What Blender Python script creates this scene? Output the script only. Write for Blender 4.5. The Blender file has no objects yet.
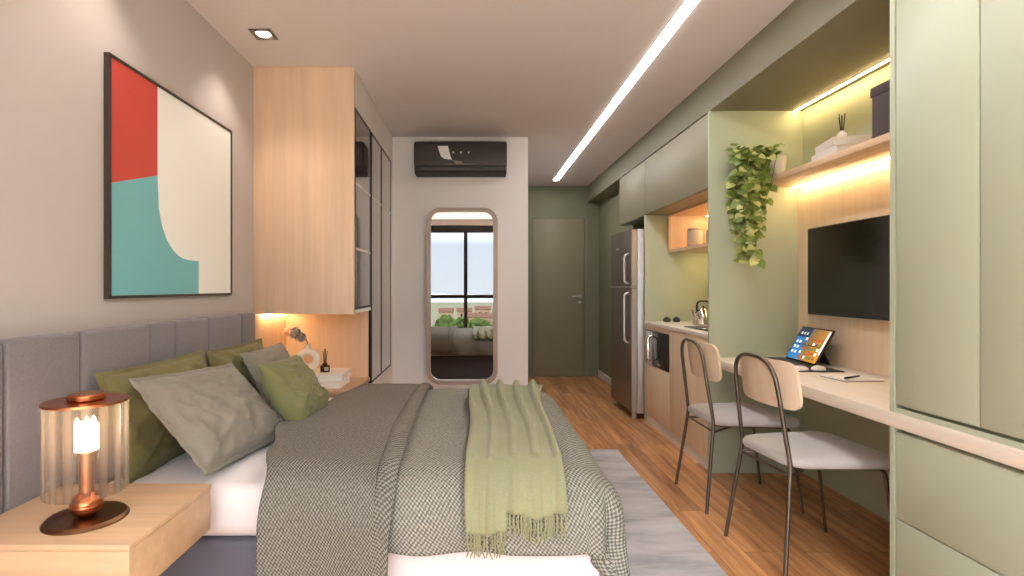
import bpy, bmesh, math, random
from mathutils import Vector, Matrix, noise
random.seed(7)
S = bpy.context.scene
C = S.collection
PI = math.pi

# ------------------------------------------------------------------ materials
def lin(c):
    def f(v):
        v /= 255.0
        return v / 12.92 if v <= 0.04045 else ((v + 0.055) / 1.055) ** 2.4
    return (f(c[0]), f(c[1]), f(c[2]), 1.0)

def new_mat(name):
    m = bpy.data.materials.new(name); m.use_nodes = True
    nt = m.node_tree
    return m, nt, nt.nodes, nt.links, nt.nodes['Principled BSDF']

def coords(nt, scale=(1, 1, 1), rot=(0, 0, 0), kind='Object'):
    tc = nt.nodes.new('ShaderNodeTexCoord'); mp = nt.nodes.new('ShaderNodeMapping')
    mp.inputs['Scale'].default_value = scale; mp.inputs['Rotation'].default_value = rot
    nt.links.new(tc.outputs[kind], mp.inputs['Vector'])
    return mp.outputs['Vector']

def mixc(nt, fac, a, b):
    n = nt.nodes.new('ShaderNodeMix'); n.data_type = 'RGBA'
    for sock, v in ((n.inputs[0], fac), (n.inputs[6], a), (n.inputs[7], b)):
        if isinstance(v, (tuple, float, int)): sock.default_value = v
        else: nt.links.new(v, sock)
    return n.outputs[2]

def ramp(nt, src, stops):
    r = nt.nodes.new('ShaderNodeValToRGB')
    el = r.color_ramp.elements
    while len(el) < len(stops): el.new(0.5)
    for e, (p, c) in zip(el, stops): e.position = p; e.color = c
    nt.links.new(src, r.inputs[0]); return r.outputs[0]

def noise_tex(nt, vec, scale, detail=3, rough=0.5):
    n = nt.nodes.new('ShaderNodeTexNoise')
    n.inputs['Scale'].default_value = scale; n.inputs['Detail'].default_value = detail; n.inputs['Roughness'].default_value = rough
    nt.links.new(vec, n.inputs['Vector']); return n.outputs['Fac']

def bump(nt, bs, h, strength=0.2, dist=0.01):
    b = nt.nodes.new('ShaderNodeBump'); b.inputs['Strength'].default_value = strength; b.inputs['Distance'].default_value = dist
    nt.links.new(h, b.inputs['Height']); nt.links.new(b.outputs[0], bs.inputs['Normal'])

def plain(name, rgb, rough=0.5, metal=0.0, var=0.04, scale=6.0, bmp=0.0, bscale=60, spec=0.5):
    m, nt, N, L, bs = new_mat(name)
    v = coords(nt)
    c = lin(rgb); d = tuple(x * (1 - var) for x in c[:3]) + (1,); e = tuple(min(1, x * (1 + var)) for x in c[:3]) + (1,)
    L.new(mixc(nt, noise_tex(nt, v, scale), d, e), bs.inputs['Base Color'])
    bs.inputs['Roughness'].default_value = rough; bs.inputs['Metallic'].default_value = metal
    bs.inputs['Specular IOR Level'].default_value = spec
    if bmp: bump(nt, bs, noise_tex(nt, v, bscale, 4), bmp, 0.004)
    return m

def fabric(name, rgb, var=0.1, scale=220, bmp=0.35, rough=0.95, big=0.06):
    m, nt, N, L, bs = new_mat(name)
    v = coords(nt)
    c = lin(rgb)
    f = noise_tex(nt, v, scale, 2)
    g = noise_tex(nt, v, 5, 3)
    col = mixc(nt, f, tuple(x * (1 - var) for x in c[:3]) + (1,), tuple(min(1, x * (1 + var)) for x in c[:3]) + (1,))
    col = mixc(nt, g, col, mixc(nt, 0.5 * big * 6, col, tuple(x * 0.75 for x in c[:3]) + (1,)))
    L.new(col, bs.inputs['Base Color'])
    bs.inputs['Roughness'].default_value = rough; bs.inputs['Specular IOR Level'].default_value = 0.2
    bs.inputs['Sheen Weight'].default_value = 0.15
    bump(nt, bs, f, bmp, 0.002)
    return m

def wood(name, rgb, axis='z', rough=0.45, var=0.16):
    m, nt, N, L, bs = new_mat(name)
    sc = {'x': (1.2, 22, 22), 'y': (22, 1.2, 22), 'z': (22, 22, 1.2)}[axis]
    v = coords(nt, sc)
    f = noise_tex(nt, v, 1.0, 6, 0.6)
    g = noise_tex(nt, v, 5.0, 3, 0.6)
    c = lin(rgb)
    a = tuple(x * (1 - var) for x in c[:3]) + (1,); b = tuple(min(1, x * (1 + var * 0.6)) for x in c[:3]) + (1,)
    col = ramp(nt, f, [(0.3, a), (0.7, b)])
    col = mixc(nt, g, col, mixc(nt, 0.12, col, a))
    L.new(col, bs.inputs['Base Color'])
    bs.inputs['Roughness'].default_value = rough
    bump(nt, bs, g, 0.05, 0.002)
    return m

def emit(name, rgb, strength):
    m, nt, N, L, bs = new_mat(name)
    bs.inputs['Base Color'].default_value = lin(rgb); bs.inputs['Emission Color'].default_value = lin(rgb)
    bs.inputs['Emission Strength'].default_value = strength
    return m

def weave(name, dark, light, k=62.0):
    m, nt, N, L, bs = new_mat(name)
    v = coords(nt, (k, k, 1), (0, 0, 0), 'UV')
    sx = nt.nodes.new('ShaderNodeSeparateXYZ'); L.new(v, sx.inputs[0])
    def mth(op, a, b=None):
        n = N.new('ShaderNodeMath'); n.operation = op
        for i, q in enumerate((a, b)):
            if q is None: continue
            if isinstance(q, (int, float)): n.inputs[i].default_value = q
            else: L.new(q, n.inputs[i])
        return n.outputs[0]
    s1 = mth('SINE', mth('MULTIPLY', mth('ADD', sx.outputs[0], mth('MULTIPLY', sx.outputs[1], 0.3)), PI))
    s2 = mth('SINE', mth('MULTIPLY', sx.outputs[1], PI))
    p = mth('ADD', mth('MULTIPLY', mth('MULTIPLY', s1, s2), 0.5), 0.5)
    vo = coords(nt, (1, 1, 1), (0, 0, 0), 'UV')
    nf = noise_tex(nt, vo, 90, 2)
    q = mth('ADD', p, mth('MULTIPLY', mth('SUBTRACT', nf, 0.5), 0.7))
    col = ramp(nt, q, [(0.38, lin(dark)), (0.7, lin(light))])
    L.new(col, bs.inputs['Base Color'])
    bs.inputs['Roughness'].default_value = 0.95; bs.inputs['Specular IOR Level'].default_value = 0.15
    bump(nt, bs, p, 0.5, 0.003)
    return m

M = {}
M['wall'] = plain('wall paint', (190, 182, 178), 0.85, var=0.015, scale=2, bmp=0.03, bscale=150, spec=0.25)
M['wall_white'] = plain('white wall paint', (238, 234, 232), 0.85, var=0.015, scale=2, bmp=0.03, bscale=150, spec=0.25)
M['ceiling'] = plain('ceiling paint', (216, 208, 205), 0.9, var=0.012, scale=2, spec=0.2)
M['green'] = plain('sage paint', (178, 186, 160), 0.55, var=0.02, scale=3)
M['green_lac'] = plain('sage lacquer', (180, 188, 164), 0.42, var=0.02, scale=3)
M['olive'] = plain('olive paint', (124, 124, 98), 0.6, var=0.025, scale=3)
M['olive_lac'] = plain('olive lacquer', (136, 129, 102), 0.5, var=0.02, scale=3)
M['bulkhead'] = plain('dark olive bulkhead paint', (118, 113, 90), 0.6, var=0.02, scale=3)
M['trim_white'] = plain('white trim', (225, 222, 215), 0.5, var=0.02)
M['oak_z'] = wood('light oak upright', (222, 190, 160), 'z', var=0.1)
M['oak_y'] = wood('light oak long', (224, 194, 160), 'y')
M['oak_x'] = wood('light oak cross', (198, 164, 130), 'x')
M['oak_panel'] = wood('oak wall panel', (238, 214, 186), 'z', var=0.1)
M['desk_wood'] = wood('pale desk wood', (240, 228, 212), 'y', var=0.07)
M['cab_oak'] = wood('kitchen oak', (228, 206, 176), 'z', var=0.1)
M['chair_ply'] = wood('chair plywood', (230, 206, 178), 'z', var=0.08)
M['white_lac'] = plain('white lacquer', (222, 215, 210), 0.4, var=0.015)
M['black_metal'] = plain('black metal', (38, 34, 32), 0.4, 0.6, var=0.1)
M['gunmetal'] = plain('bronze grey metal', (112, 100, 90), 0.32, 0.9, var=0.08, scale=20)
M['steel'] = plain('dark brushed steel', (134, 124, 116), 0.4, 0.8, var=0.05)
M['steel_light'] = plain('bright steel', (205, 202, 198), 0.3, 0.7, var=0.03)
M['chrome'] = plain('chrome', (215, 210, 204), 0.12, 1.0, var=0.02)
M['black_gloss'] = plain('black gloss', (22, 20, 20), 0.16, var=0.1)
M['black_screen'] = plain('matt black screen', (24, 24, 25), 0.32, var=0.1)
M['dark_plastic'] = plain('charcoal plastic', (52, 46, 44), 0.45, var=0.05)
M['louvre'] = plain('black matt plastic', (30, 25, 24), 0.5, var=0.05)
M['white_plastic'] = plain('white plastic', (236, 233, 230), 0.35, var=0.02)
M['seat_fabric'] = fabric('light grey seat cloth', (184, 180, 176), 0.08)
M['head_fabric'] = fabric('mauve grey headboard cloth', (124, 118, 122), 0.16, 130, 0.5)
M['base_fabric'] = fabric('slate bed base cloth', (98, 98, 108), 0.1)
M['sheet'] = fabric('white cotton sheet', (226, 220, 220), 0.02, 60, 0.05)
M['green_cloth'] = fabric('olive green pillow cloth', (112, 105, 64), 0.05, 160, 0.12)
M['green_velvet'] = fabric('moss velvet', (116, 115, 76), 0.05, 160, 0.15)
M['grey_cloth'] = fabric('stone grey pillow cloth', (132, 126, 114), 0.05, 160, 0.12)
M['throw'] = fabric('sage wool throw', (142, 142, 110), 0.16, 170, 0.6)
M['weave'] = weave('grey woven duvet', (98, 97, 90), (160, 158, 148), 140)
M['weave_dark'] = weave('grey woven duvet reverse', (84, 82, 76), (138, 135, 126), 140)
M['copper'] = plain('brushed copper', (186, 116, 76), 0.28, 1.0, var=0.08, scale=30)
M['bronze'] = plain('brushed bronze', (128, 92, 64), 0.32, 1.0, var=0.08, scale=30)
M['ceramic'] = plain('white ceramic', (226, 220, 210), 0.5, var=0.03)
M['paper'] = plain('paper', (232, 228, 222), 0.7, var=0.02)
M['book_white'] = plain('white book cover', (234, 228, 220), 0.5, var=0.02)
M['stone'] = plain('pale stone worktop', (224, 216, 208), 0.35, var=0.04, scale=14)
M['box_grey'] = fabric('dark mauve storage box', (92, 84, 86), 0.06)
M['leaf'] = plain('pothos leaf', (112, 132, 58), 0.45, var=0.3, scale=9)
M['leaf_light'] = plain('pale pothos leaf', (186, 192, 122), 0.45, var=0.25, scale=9)
M['stem'] = plain('green stem', (110, 112, 60), 0.6)
M['soil'] = plain('potting soil', (62, 46, 36), 0.9, var=0.3, scale=80)
M['mirror_frame'] = plain('taupe mirror frame', (176, 160, 148), 0.4, 0.2, var=0.03)
M['red'] = plain('red print ink', (196, 70, 58), 0.6, var=0.01)
M['teal'] = plain('teal print ink', (116, 182, 188), 0.6, var=0.01)
M['cream'] = plain('cream print paper', (242, 242, 238), 0.6, var=0.01)
M['frame_dark'] = plain('dark walnut frame', (66, 56, 50), 0.35, 0.3, var=0.1)
M['amber'] = plain('brown diffuser glass', (70, 42, 30), 0.1, var=0.1)
M['reed'] = plain('dark reed', (52, 36, 30), 0.8)
M['strip_light'] = emit('linear lamp', (252, 250, 252), 18.0)
M['led_warm'] = emit('warm led strip', (255, 218, 156), 36.0)
M['crystal'] = emit('lit crystal rods', (255, 226, 190), 1.1)
M['spot_lamp'] = emit('spot lamp', (255, 232, 205), 3.5)
M['bulb'] = emit('lamp bulb', (255, 220, 176), 7.0)
M['tree_leaf'] = plain('tree foliage', (30, 38, 16), 0.9, var=0.45, scale=0.35, spec=0.0)
M['bark'] = plain('bark', (84, 66, 50), 0.9, spec=0.0)
M['house'] = plain('plaster house wall', (92, 76, 62), 0.9, var=0.1, spec=0.0)
M['tile'] = plain('terracotta roof', (44, 31, 26), 0.9, var=0.15, scale=0.5, spec=0.0)
M['land'] = plain('distant land', (44, 44, 36), 0.95, var=0.35, scale=0.03, spec=0.0)
M['hill'] = plain('hazy hill', (76, 82, 92), 1.0, var=0.08, scale=0.01, spec=0.0)

def mirror_mat(name, rgb, rough):
    m, nt, N, L, bs = new_mat(name)
    bs.inputs['Base Color'].default_value = lin(rgb); bs.inputs['Metallic'].default_value = 1; bs.inputs['Roughness'].default_value = rough
    return m
M['mirror'] = mirror_mat('mirror glass', (238, 240, 242), 0.0)
M['wardrobe_glass'] = mirror_mat('grey mirrored wardrobe glass', (205, 200, 196), 0.03)

def glass_mat(name, tint, white, ribs):
    """clear part + milky part, plus a fresnel gloss"""
    m, nt, N, L, bs = new_mat(name)
    N.remove(bs); out = [n for n in N if n.type == 'OUTPUT_MATERIAL'][0]
    tr = N.new('ShaderNodeBsdfTransparent'); tr.inputs[0].default_value = tint
    gl = N.new('ShaderNodeBsdfGlossy'); gl.inputs['Roughness'].default_value = 0.08
    lw = N.new('ShaderNodeLayerWeight'); lw.inputs[0].default_value = 0.25
    mx = N.new('ShaderNodeMixShader')
    base = tr.outputs[0]
    if white > 0:
        tl = N.new('ShaderNodeBsdfTranslucent'); tl.inputs[0].default_value = lin((232, 230, 228))
        m2 = N.new('ShaderNodeMixShader'); m2.inputs[0].default_value = white
        L.new(tr.outputs[0], m2.inputs[1]); L.new(tl.outputs[0], m2.inputs[2]); base = m2.outputs[0]
        if ribs:
            v = coords(nt, (1, 1, 1), (0, 0, 0), 'UV')
            w = N.new('ShaderNodeTexWave'); w.inputs['Scale'].default_value = 5; w.bands_direction = 'X'
            w.inputs['Distortion'].default_value = 0
            L.new(v, w.inputs['Vector'])
            mr = N.new('ShaderNodeMapRange'); mr.inputs['To Min'].default_value = white * 0.6; mr.inputs['To Max'].default_value = white * 1.4
            L.new(w.outputs['Fac'], mr.inputs['Value']); L.new(mr.outputs[0], m2.inputs[0])
    mm = N.new('ShaderNodeMath'); mm.operation = 'MULTIPLY'; mm.inputs[1].default_value = 0.35
    L.new(lw.outputs['Fresnel'], mm.inputs[0]); L.new(mm.outputs[0], mx.inputs[0])
    L.new(base, mx.inputs[1]); L.new(gl.outputs[0], mx.inputs[2]); L.new(mx.outputs[0], out.inputs['Surface'])
    return m
M['pane'] = glass_mat('window pane', (0.97, 0.98, 0.98, 1), 0.0, False)
M['shade_glass'] = glass_mat('ribbed smoked glass', (0.95, 0.93, 0.91, 1), 0.30, True)

def floor_mat():
    m, nt, N, L, bs = new_mat('oak plank floor')
    v = coords(nt, (1, 1, 1), (0, 0, PI / 2))
    br = N.new('ShaderNodeTexBrick')
    br.offset = 0.37; br.offset_frequency = 2; br.squash = 1
    br.inputs['Color1'].default_value = (0, 0, 0, 1); br.inputs['Color2'].default_value = (1, 1, 1, 1)
    br.inputs['Mortar'].default_value = (0.2, 0.2, 0.2, 1)
    br.inputs['Scale'].default_value = 1; br.inputs['Mortar Size'].default_value = 0.0012; br.inputs['Mortar Smooth'].default_value = 0.2
    br.inputs['Bias'].default_value = 0; br.inputs['Brick Width'].default_value = 1.15; br.inputs['Row Height'].default_value = 0.13
    L.new(v, br.inputs['Vector'])
    g = coords(nt, (26, 1.6, 1))
    add = N.new('ShaderNodeVectorMath'); add.operation = 'ADD'
    sc = N.new('ShaderNodeVectorMath'); sc.operation = 'SCALE'; sc.inputs['Scale'].default_value = 9
    L.new(br.outputs['Color'], sc.inputs[0]); L.new(g, add.inputs[0]); L.new(sc.outputs[0], add.inputs[1])
    f = noise_tex(nt, add.outputs[0], 1.0, 7, 0.65)
    f2 = noise_tex(nt, add.outputs[0], 0.35, 3, 0.5)
    c1 = ramp(nt, f, [(0.36, lin((104, 64, 36))), (0.47, lin((182, 128, 84))), (0.64, lin((224, 174, 124)))])
    c2 = ramp(nt, f2, [(0.3, lin((160, 106, 64))), (0.7, lin((216, 162, 110)))])
    col = mixc(nt, 0.45, c1, c2)
    tone = mixc(nt, br.outputs['Color'], (0.72, 0.70, 0.68, 1), (1.12, 1.08, 1.04, 1))
    mu = N.new('ShaderNodeMix'); mu.data_type = 'RGBA'; mu.blend_type = 'MULTIPLY'; mu.inputs[0].default_value = 1
    L.new(col, mu.inputs[6]); L.new(tone, mu.inputs[7])
    col = mixc(nt, br.outputs['Fac'], mu.outputs[2], lin((84, 52, 30)))
    L.new(col, bs.inputs['Base Color'])
    bs.inputs['Roughness'].default_value = 0.38
    bump(nt, bs, f, 0.06, 0.002)
    return m
M['floor'] = floor_mat()

def rug_mat():
    m, nt, N, L, bs = new_mat('grey rug pile')
    a = noise_tex(nt, coords(nt, (1.2, 5, 1)), 1.4, 5, 0.6)
    b = noise_tex(nt, coords(nt), 260, 2)
    col = ramp(nt, a, [(0.34, lin((160, 157, 162))), (0.5, lin((192, 189, 191))), (0.66, lin((208, 205, 206)))])
    col = mixc(nt, b, col, mixc(nt, 0.2, col, lin((110, 108, 112))))
    L.new(col, bs.inputs['Base Color']); bs.inputs['Roughness'].default_value = 1; bs.inputs['Specular IOR Level'].default_value = 0.1
    bump(nt, bs, b, 0.6, 0.004)
    return m
M['rug'] = rug_mat()

def screen_mat():
    m, nt, N, L, bs = new_mat('tablet wallpaper')
    v = coords(nt, (1, 1, 1), (0, 0, 0), 'UV')
    sx = N.new('ShaderNodeSeparateXYZ'); L.new(v, sx.inputs[0])
    col = ramp(nt, sx.outputs[0], [(0.0, lin((40, 128, 196))), (0.36, lin((60, 140, 200))), (0.44, lin((150, 118, 70))), (0.75, lin((214, 140, 40))), (1.0, lin((232, 168, 60)))])
    n = N.new('ShaderNodeTexVoronoi'); n.inputs['Scale'].default_value = 9; L.new(v, n.inputs['Vector'])
    bs.inputs['Base Color'].default_value = (0.01, 0.01, 0.01, 1)
    c2 = mixc(nt, sx.outputs[1], col, mixc(nt, 0.35, col, lin((40, 60, 80))))
    L.new(c2, bs.inputs['Emission Color']); bs.inputs['Emission Strength'].default_value = 0.6
    bs.inputs['Roughness'].default_value = 0.2
    return m
M['screen'] = screen_mat()
M['ico_white'] = emit('icon white', (235, 235, 235), 0.6)
M['ico_dark'] = emit('icon navy', (36, 50, 66), 0.5)
M['ico_red'] = emit('icon red', (160, 74, 44), 0.5)
M['ico_green'] = emit('icon green', (90, 110, 60), 0.6)
M['ico_brown'] = emit('icon brown', (120, 70, 40), 0.6)

# ------------------------------------------------------------------ mesh helpers
def bm_new(): return bmesh.new()

def box(bm, x0, x1, y0, y1, z0, z1, bev=0.0, seg=2, mi=0):
    vs = [bm.verts.new(p) for p in ((x0,y0,z0),(x1,y0,z0),(x1,y1,z0),(x0,y1,z0),(x0,y0,z1),(x1,y0,z1),(x1,y1,z1),(x0,y1,z1))]
    fs = [bm.faces.new([vs[i] for i in q]) for q in ((3,2,1,0),(4,5,6,7),(0,1,5,4),(1,2,6,5),(2,3,7,6),(3,0,4,7))]
    for f in fs: f.material_index = mi
    if bev > 0:
        es = list({e for f in fs for e in f.edges})
        bmesh.ops.bevel(bm, geom=es, offset=bev, segments=seg, profile=0.5, affect='EDGES')
    return bm

def bx(*a, **k): return box(bm_new(), *a, **k)

def poly_prism(bm, pts, n):
    """extrude a planar polygon (list of 3d points) by vector n, closed"""
    a = [bm.verts.new(p) for p in pts]; b = [bm.verts.new(Vector(p) + Vector(n)) for p in pts]
    bm.faces.new(a); bm.faces.new(b[::-1])
    k = len(pts)
    for i in range(k): bm.faces.new((a[i], b[i], b[(i+1) % k], a[(i+1) % k]))
    bmesh.ops.recalc_face_normals(bm, faces=bm.faces[:])
    return bm

def rrect(w, h, r, n=8):
    out = []
    for cx, cy, a0 in ((w/2-r, h/2-r, 0), (-w/2+r, h/2-r, 90), (-w/2+r, -h/2+r, 180), (w/2-r, -h/2+r, 270)):
        for i in range(n + 1):
            a = math.radians(a0 + 90 * i / n); out.append((cx + r*math.cos(a), cy + r*math.sin(a)))
    return out

def ring_prism(bm, outer, inner, n):
    """frame between two equally long loops, extruded by n"""
    n = Vector(n); k = len(outer)
    o0 = [bm.verts.new(p) for p in outer]; i0 = [bm.verts.new(p) for p in inner]
    o1 = [bm.verts.new(Vector(p)+n) for p in outer]; i1 = [bm.verts.new(Vector(p)+n) for p in inner]
    for i in range(k):
        j = (i+1) % k
        bm.faces.new((o0[i], o0[j], i0[j], i0[i])); bm.faces.new((o1[i], i1[i], i1[j], o1[j]))
        bm.faces.new((o0[i], o1[i], o1[j], o0[j])); bm.faces.new((i0[i], i0[j], i1[j], i1[i]))
    bmesh.ops.recalc_face_normals(bm, faces=bm.faces[:])
    return bm

def tube(bm, pts, r, n=10, closed=False, cap=True):
    pts = [Vector(p) for p in pts]; k = len(pts)
    rr = r if isinstance(r, (list, tuple)) else [r] * k
    rings = []; prev = None
    for i, p in enumerate(pts):
        if closed: t = (pts[(i+1) % k] - pts[i-1])
        else: t = pts[min(i+1, k-1)] - pts[max(i-1, 0)]
        t.normalize()
        if prev is None:
            ref = Vector((0, 0, 1)) if abs(t.z) < 0.9 else Vector((1, 0, 0))
            a = t.cross(ref).normalized()
        else:
            a = (prev - t * prev.dot(t)).normalized()
        prev = a; b = t.cross(a)
        rings.append([bm.verts.new(p + (a*math.cos(2*PI*j/n) + b*math.sin(2*PI*j/n)) * rr[i]) for j in range(n)])
    m = k if closed else k - 1
    for i in range(m):
        A, B = rings[i], rings[(i+1) % k]
        for j in range(n): bm.faces.new((A[j], A[(j+1) % n], B[(j+1) % n], B[j]))
    if cap and not closed:
        bm.faces.new(rings[0][::-1]); bm.faces.new(rings[-1])
    return bm

def fillet(pts, r, n=6):
    """round the inner corners of a polyline"""
    pts = [Vector(p) for p in pts]; out = [pts[0]]
    for i in range(1, len(pts)-1):
        a, p, b = pts[i-1], pts[i], pts[i+1]
        rr = r[i-1] if isinstance(r, (list, tuple)) else r
        u = (a-p); v = (b-p); d = min(rr, u.length*0.49, v.length*0.49)
        s = p + u.normalized()*d; e = p + v.normalized()*d
        for k in range(n+1):
            t = k / n
            out.append(s*(1-t)**2 + p*2*t*(1-t) + e*t*t)
    out.append(pts[-1]); return out

def lathe(bm, prof, c=(0, 0, 0), n=40, uv=False):
    c = Vector(c); rings = []
    for (r, z) in prof:
        if r < 1e-6: rings.append([bm.verts.new(c + Vector((0, 0, z)))])
        else: rings.append([bm.verts.new(c + Vector((r*math.cos(2*PI*j/n), r*math.sin(2*PI*j/n), z))) for j in range(n)])
    uvl = bm.loops.layers.uv.verify() if uv else None
    for a, (A, B) in enumerate(zip(rings[:-1], rings[1:])):
        for j in range(n):
            q = (j+1) % n
            vs = [A[j % len(A)], A[q % len(A)], B[q % len(B)], B[j % len(B)]]
            us = [v for i, v in enumerate(vs) if v not in vs[:i]]
            if len(us) > 2:
                f = bm.faces.new(us)
                if uv:
                    cs = {0: (j/n, a), 1: ((j+1)/n, a), 2: ((j+1)/n, a+1), 3: (j/n, a+1)}
                    for li, l in enumerate(f.loops): l[uvl].uv = cs[li]
    bmesh.ops.recalc_face_normals(bm, faces=bm.faces[:])
    return bm

def surf(bm, fn, nu, nv, uvfn=None, keep=None):
    """grid surface fn(i/nu, j/nv)"""
    V = [[bm.verts.new(fn(i/nu, j/nv)) for j in range(nv+1)] for i in range(nu+1)]
    uvl = bm.loops.layers.uv.verify() if uvfn else None
    for i in range(nu):
        for j in range(nv):
            f = bm.faces.new((V[i][j], V[i+1][j], V[i+1][j+1], V[i][j+1]))
            if uvfn:
                for l, (a, b) in zip(f.loops, ((i, j), (i+1, j), (i+1, j+1), (i, j+1))): l[uvl].uv = uvfn(a/nu, b/nv)
    return V

# ------------------------------------------------------------------ objects
MW = {}
def thing(name, label, cat, loc=(0, 0, 0), rotz=0.0, group=None, rot=None):
    o = bpy.data.objects.new(name, None); C.objects.link(o); o.empty_display_size = 0.1
    o.location = loc; o.rotation_euler = rot or (0, 0, rotz)
    tag(o, label, cat, group)
    MW[o] = Matrix.LocRotScale(Vector(loc), o.rotation_euler.to_matrix() if not rot else bpy_euler(rot), None)
    return o
def bpy_euler(r):
    from mathutils import Euler
    return Euler(r).to_matrix()
def tag(o, label, cat, group=None, kind=None):
    o['label'] = label; o['category'] = cat
    if group: o['group'] = group
    if kind: o['kind'] = kind
    return o

def build(name, bm, mats, parent=None, smooth=35, world=True, label=None, loc=None):
    """link bm as one mesh object; world: coordinates given in world space"""
    if parent is not None:
        root = parent
        while root.parent: root = root.parent
        if world: bm.transform(MW[root].inverted())
    elif loc is not None:
        bm.transform(Matrix.Translation(-Vector(loc)))
    me = bpy.data.meshes.new(name); bm.to_mesh(me); bm.free()
    for m in (mats if isinstance(mats, (list, tuple)) else [mats]): me.materials.append(m if not isinstance(m, str) else M[m])
    if smooth:
        for p in me.polygons: p.use_smooth = True
        try: me.set_sharp_from_angle(angle=math.radians(smooth))
        except Exception: pass
    o = bpy.data.objects.new(name, me); C.objects.link(o)
    if parent is not None: o.parent = parent
    elif loc is not None: o.location = loc
    if label: o['label'] = label
    return o

def struct(name, bm, mats, parent=None, label=None, cat=None):
    o = build(name, bm, mats, parent)
    if parent is None: o['kind'] = 'structure'; tag(o, label or name.replace('_', ' ') + ' of the studio room', cat or name.split('_')[0])
    return o

def solo(name, bm, mats, label, cat, loc, group=None, smooth=35):
    return tag(build(name, bm, mats, None, smooth, loc=loc), label, cat, group)

def dup(root, loc, rotz, label=None, name=None):
    r = root.copy(); C.objects.link(r); r.location = loc; r.rotation_euler = (0, 0, rotz)
    if label: r['label'] = label
    for ch in list(root.children):
        c = ch.copy(); C.objects.link(c); c.parent = r
        for g in ch.children:
            d = g.copy(); C.objects.link(d); d.parent = c
    return r

# ------------------------------------------------------------------ room shell
XL, XR, YB, YF, ZC = -1.31, 2.03, -1.05, 6.83, 2.45
YW = 4.593
struct('floor', bx(XL-0.1, XR+0.1, YB-0.1, YF+0.1, -0.08, 0), 'floor', label='warm brown oak plank floor running through the room', cat='floor')
struct('ceiling', bx(XL-0.1, XR+0.1, YB-0.1, YF+0.1, ZC, ZC+0.08), 'ceiling', label='smooth pale ceiling over the bedroom and hall', cat='ceiling')
struct('wall_left', bx(XL-0.1, XL, YB-0.1, YF+0.1, 0, ZC), 'wall', label='pale plaster wall behind the headboard and picture', cat='wall')
struct('wall_right', bx(XR, XR+0.1, YB-0.1, YF+0.1, 0, ZC), 'green', label='sage wall behind the desk and kitchen', cat='wall')
struct('wall_back', bx(XL, 0.459, YW, YF, 0, ZC), 'wall_white', label='white wall carrying the mirror and air conditioner', cat='wall')
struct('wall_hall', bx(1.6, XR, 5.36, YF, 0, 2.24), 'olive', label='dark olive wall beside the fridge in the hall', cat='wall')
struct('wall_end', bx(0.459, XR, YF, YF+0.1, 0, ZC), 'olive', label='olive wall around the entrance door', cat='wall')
struct('wall_partition', bx(1.45, XR, 3.28, 3.30, 0, 2.24), 'green', label='sage partition between the desk niche and kitchen', cat='wall')
struct('trim_1', bx(1.45, XR, YB, YF, 2.24, ZC), 'bulkhead', label='olive bulkhead along the ceiling above the cabinets', cat='bulkhead')
struct('baseboard_right', bx(1.585, 1.6, 5.36, YF, 0, 0.08), 'trim_white', label='pale baseboard on the hall wall', cat='baseboard')
struct('trim_2', bx(2.0, XR, 1.87, 3.28, 0.715, 1.765), 'oak_panel', label='light oak panel behind the television', cat='wall panel')
struct('trim_3', bx(XL, XL+0.012, 2.985, 3.64, 0.0, 0.99), 'oak_z', label='oak panel on the wall inside the bedside niche', cat='wall panel')
# window wall
struct('floor_bounce', bx(-3, 3.6, -3.6, -1.16, -0.1, -0.01), 'trim_white', label='added pale slab outside the window, bouncing sunlight onto the ceiling', cat='floor')  # unseen slab, added to bounce sun through the window onto the ceiling
wb = bm_new()
box(wb, XL, XR, YB-0.1, YB, 2.34, ZC); box(wb, XL, -1.2, YB-0.1, YB, 0, 2.34); box(wb, 1.42, XR, YB-0.1, YB, 0, 2.34)
struct('wall_front', wb, 'wall', label='pale wall around the window facing the bed', cat='wall')
w1 = thing('window_1', 'tall dark framed window facing the mirror', 'window', (0.1, YB, 0)); w1['kind'] = 'structure'
fb = bm_new()
yw0, yw1 = YB-0.08, YB-0.02
for a, b in ((-1.2, -1.15), (-0.215, -0.145), (0.62, 0.69), (1.37, 1.42)): box(fb, a, b, yw0, yw1, 0, 2.34)
for a, b in ((0, 0.06), (0.93, 1.0), (2.20, 2.34)): box(fb, -1.2, 1.42, yw0+0.001, yw1-0.001, a, b)
build('window_frame', fb, 'black_metal', w1)
for a, b in ((-1.15, -0.215), (-0.145, 0.62), (0.69, 1.37)):
    for c, d in ((0.06, 0.93), (1.0, 2.20)): build('pane', bx(a, b, YB-0.053, YB-0.047, c, d), 'pane', w1)

# entrance door
d1 = thing('door_1', 'olive entrance door with chrome handle at the end of the hall', 'door', (1.07, YF, 0)); d1['kind'] = 'structure'
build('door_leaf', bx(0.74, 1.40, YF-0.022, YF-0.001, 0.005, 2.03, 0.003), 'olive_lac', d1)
jb = bm_new()
box(jb, 0.68, 0.735, YF-0.03, YF-0.001, 0, 2.034); box(jb, 1.405, 1.46, YF-0.03, YF-0.001, 0, 2.034); box(jb, 0.68, 1.46, YF-0.03, YF-0.001, 2.035, 2.09)
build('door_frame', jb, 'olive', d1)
hb = bm_new()
lathe(hb, [(0, 0), (0.026, 0), (0.026, 0.008), (0, 0.008)], n=20); bmesh.ops.rotate(hb, verts=hb.verts[:], cent=(0, 0, 0), matrix=Matrix.Rotation(PI/2, 3, 'X'))
bmesh.ops.translate(hb, verts=hb.verts[:], vec=(1.345, YF-0.022, 1.03))
tube(hb, fillet([(1.345, YF-0.025, 1.03), (1.345, YF-0.07, 1.03), (1.24, YF-0.07, 1.03)], 0.02), 0.009)
build('door_handle', hb, 'steel_light', d1)
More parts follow.
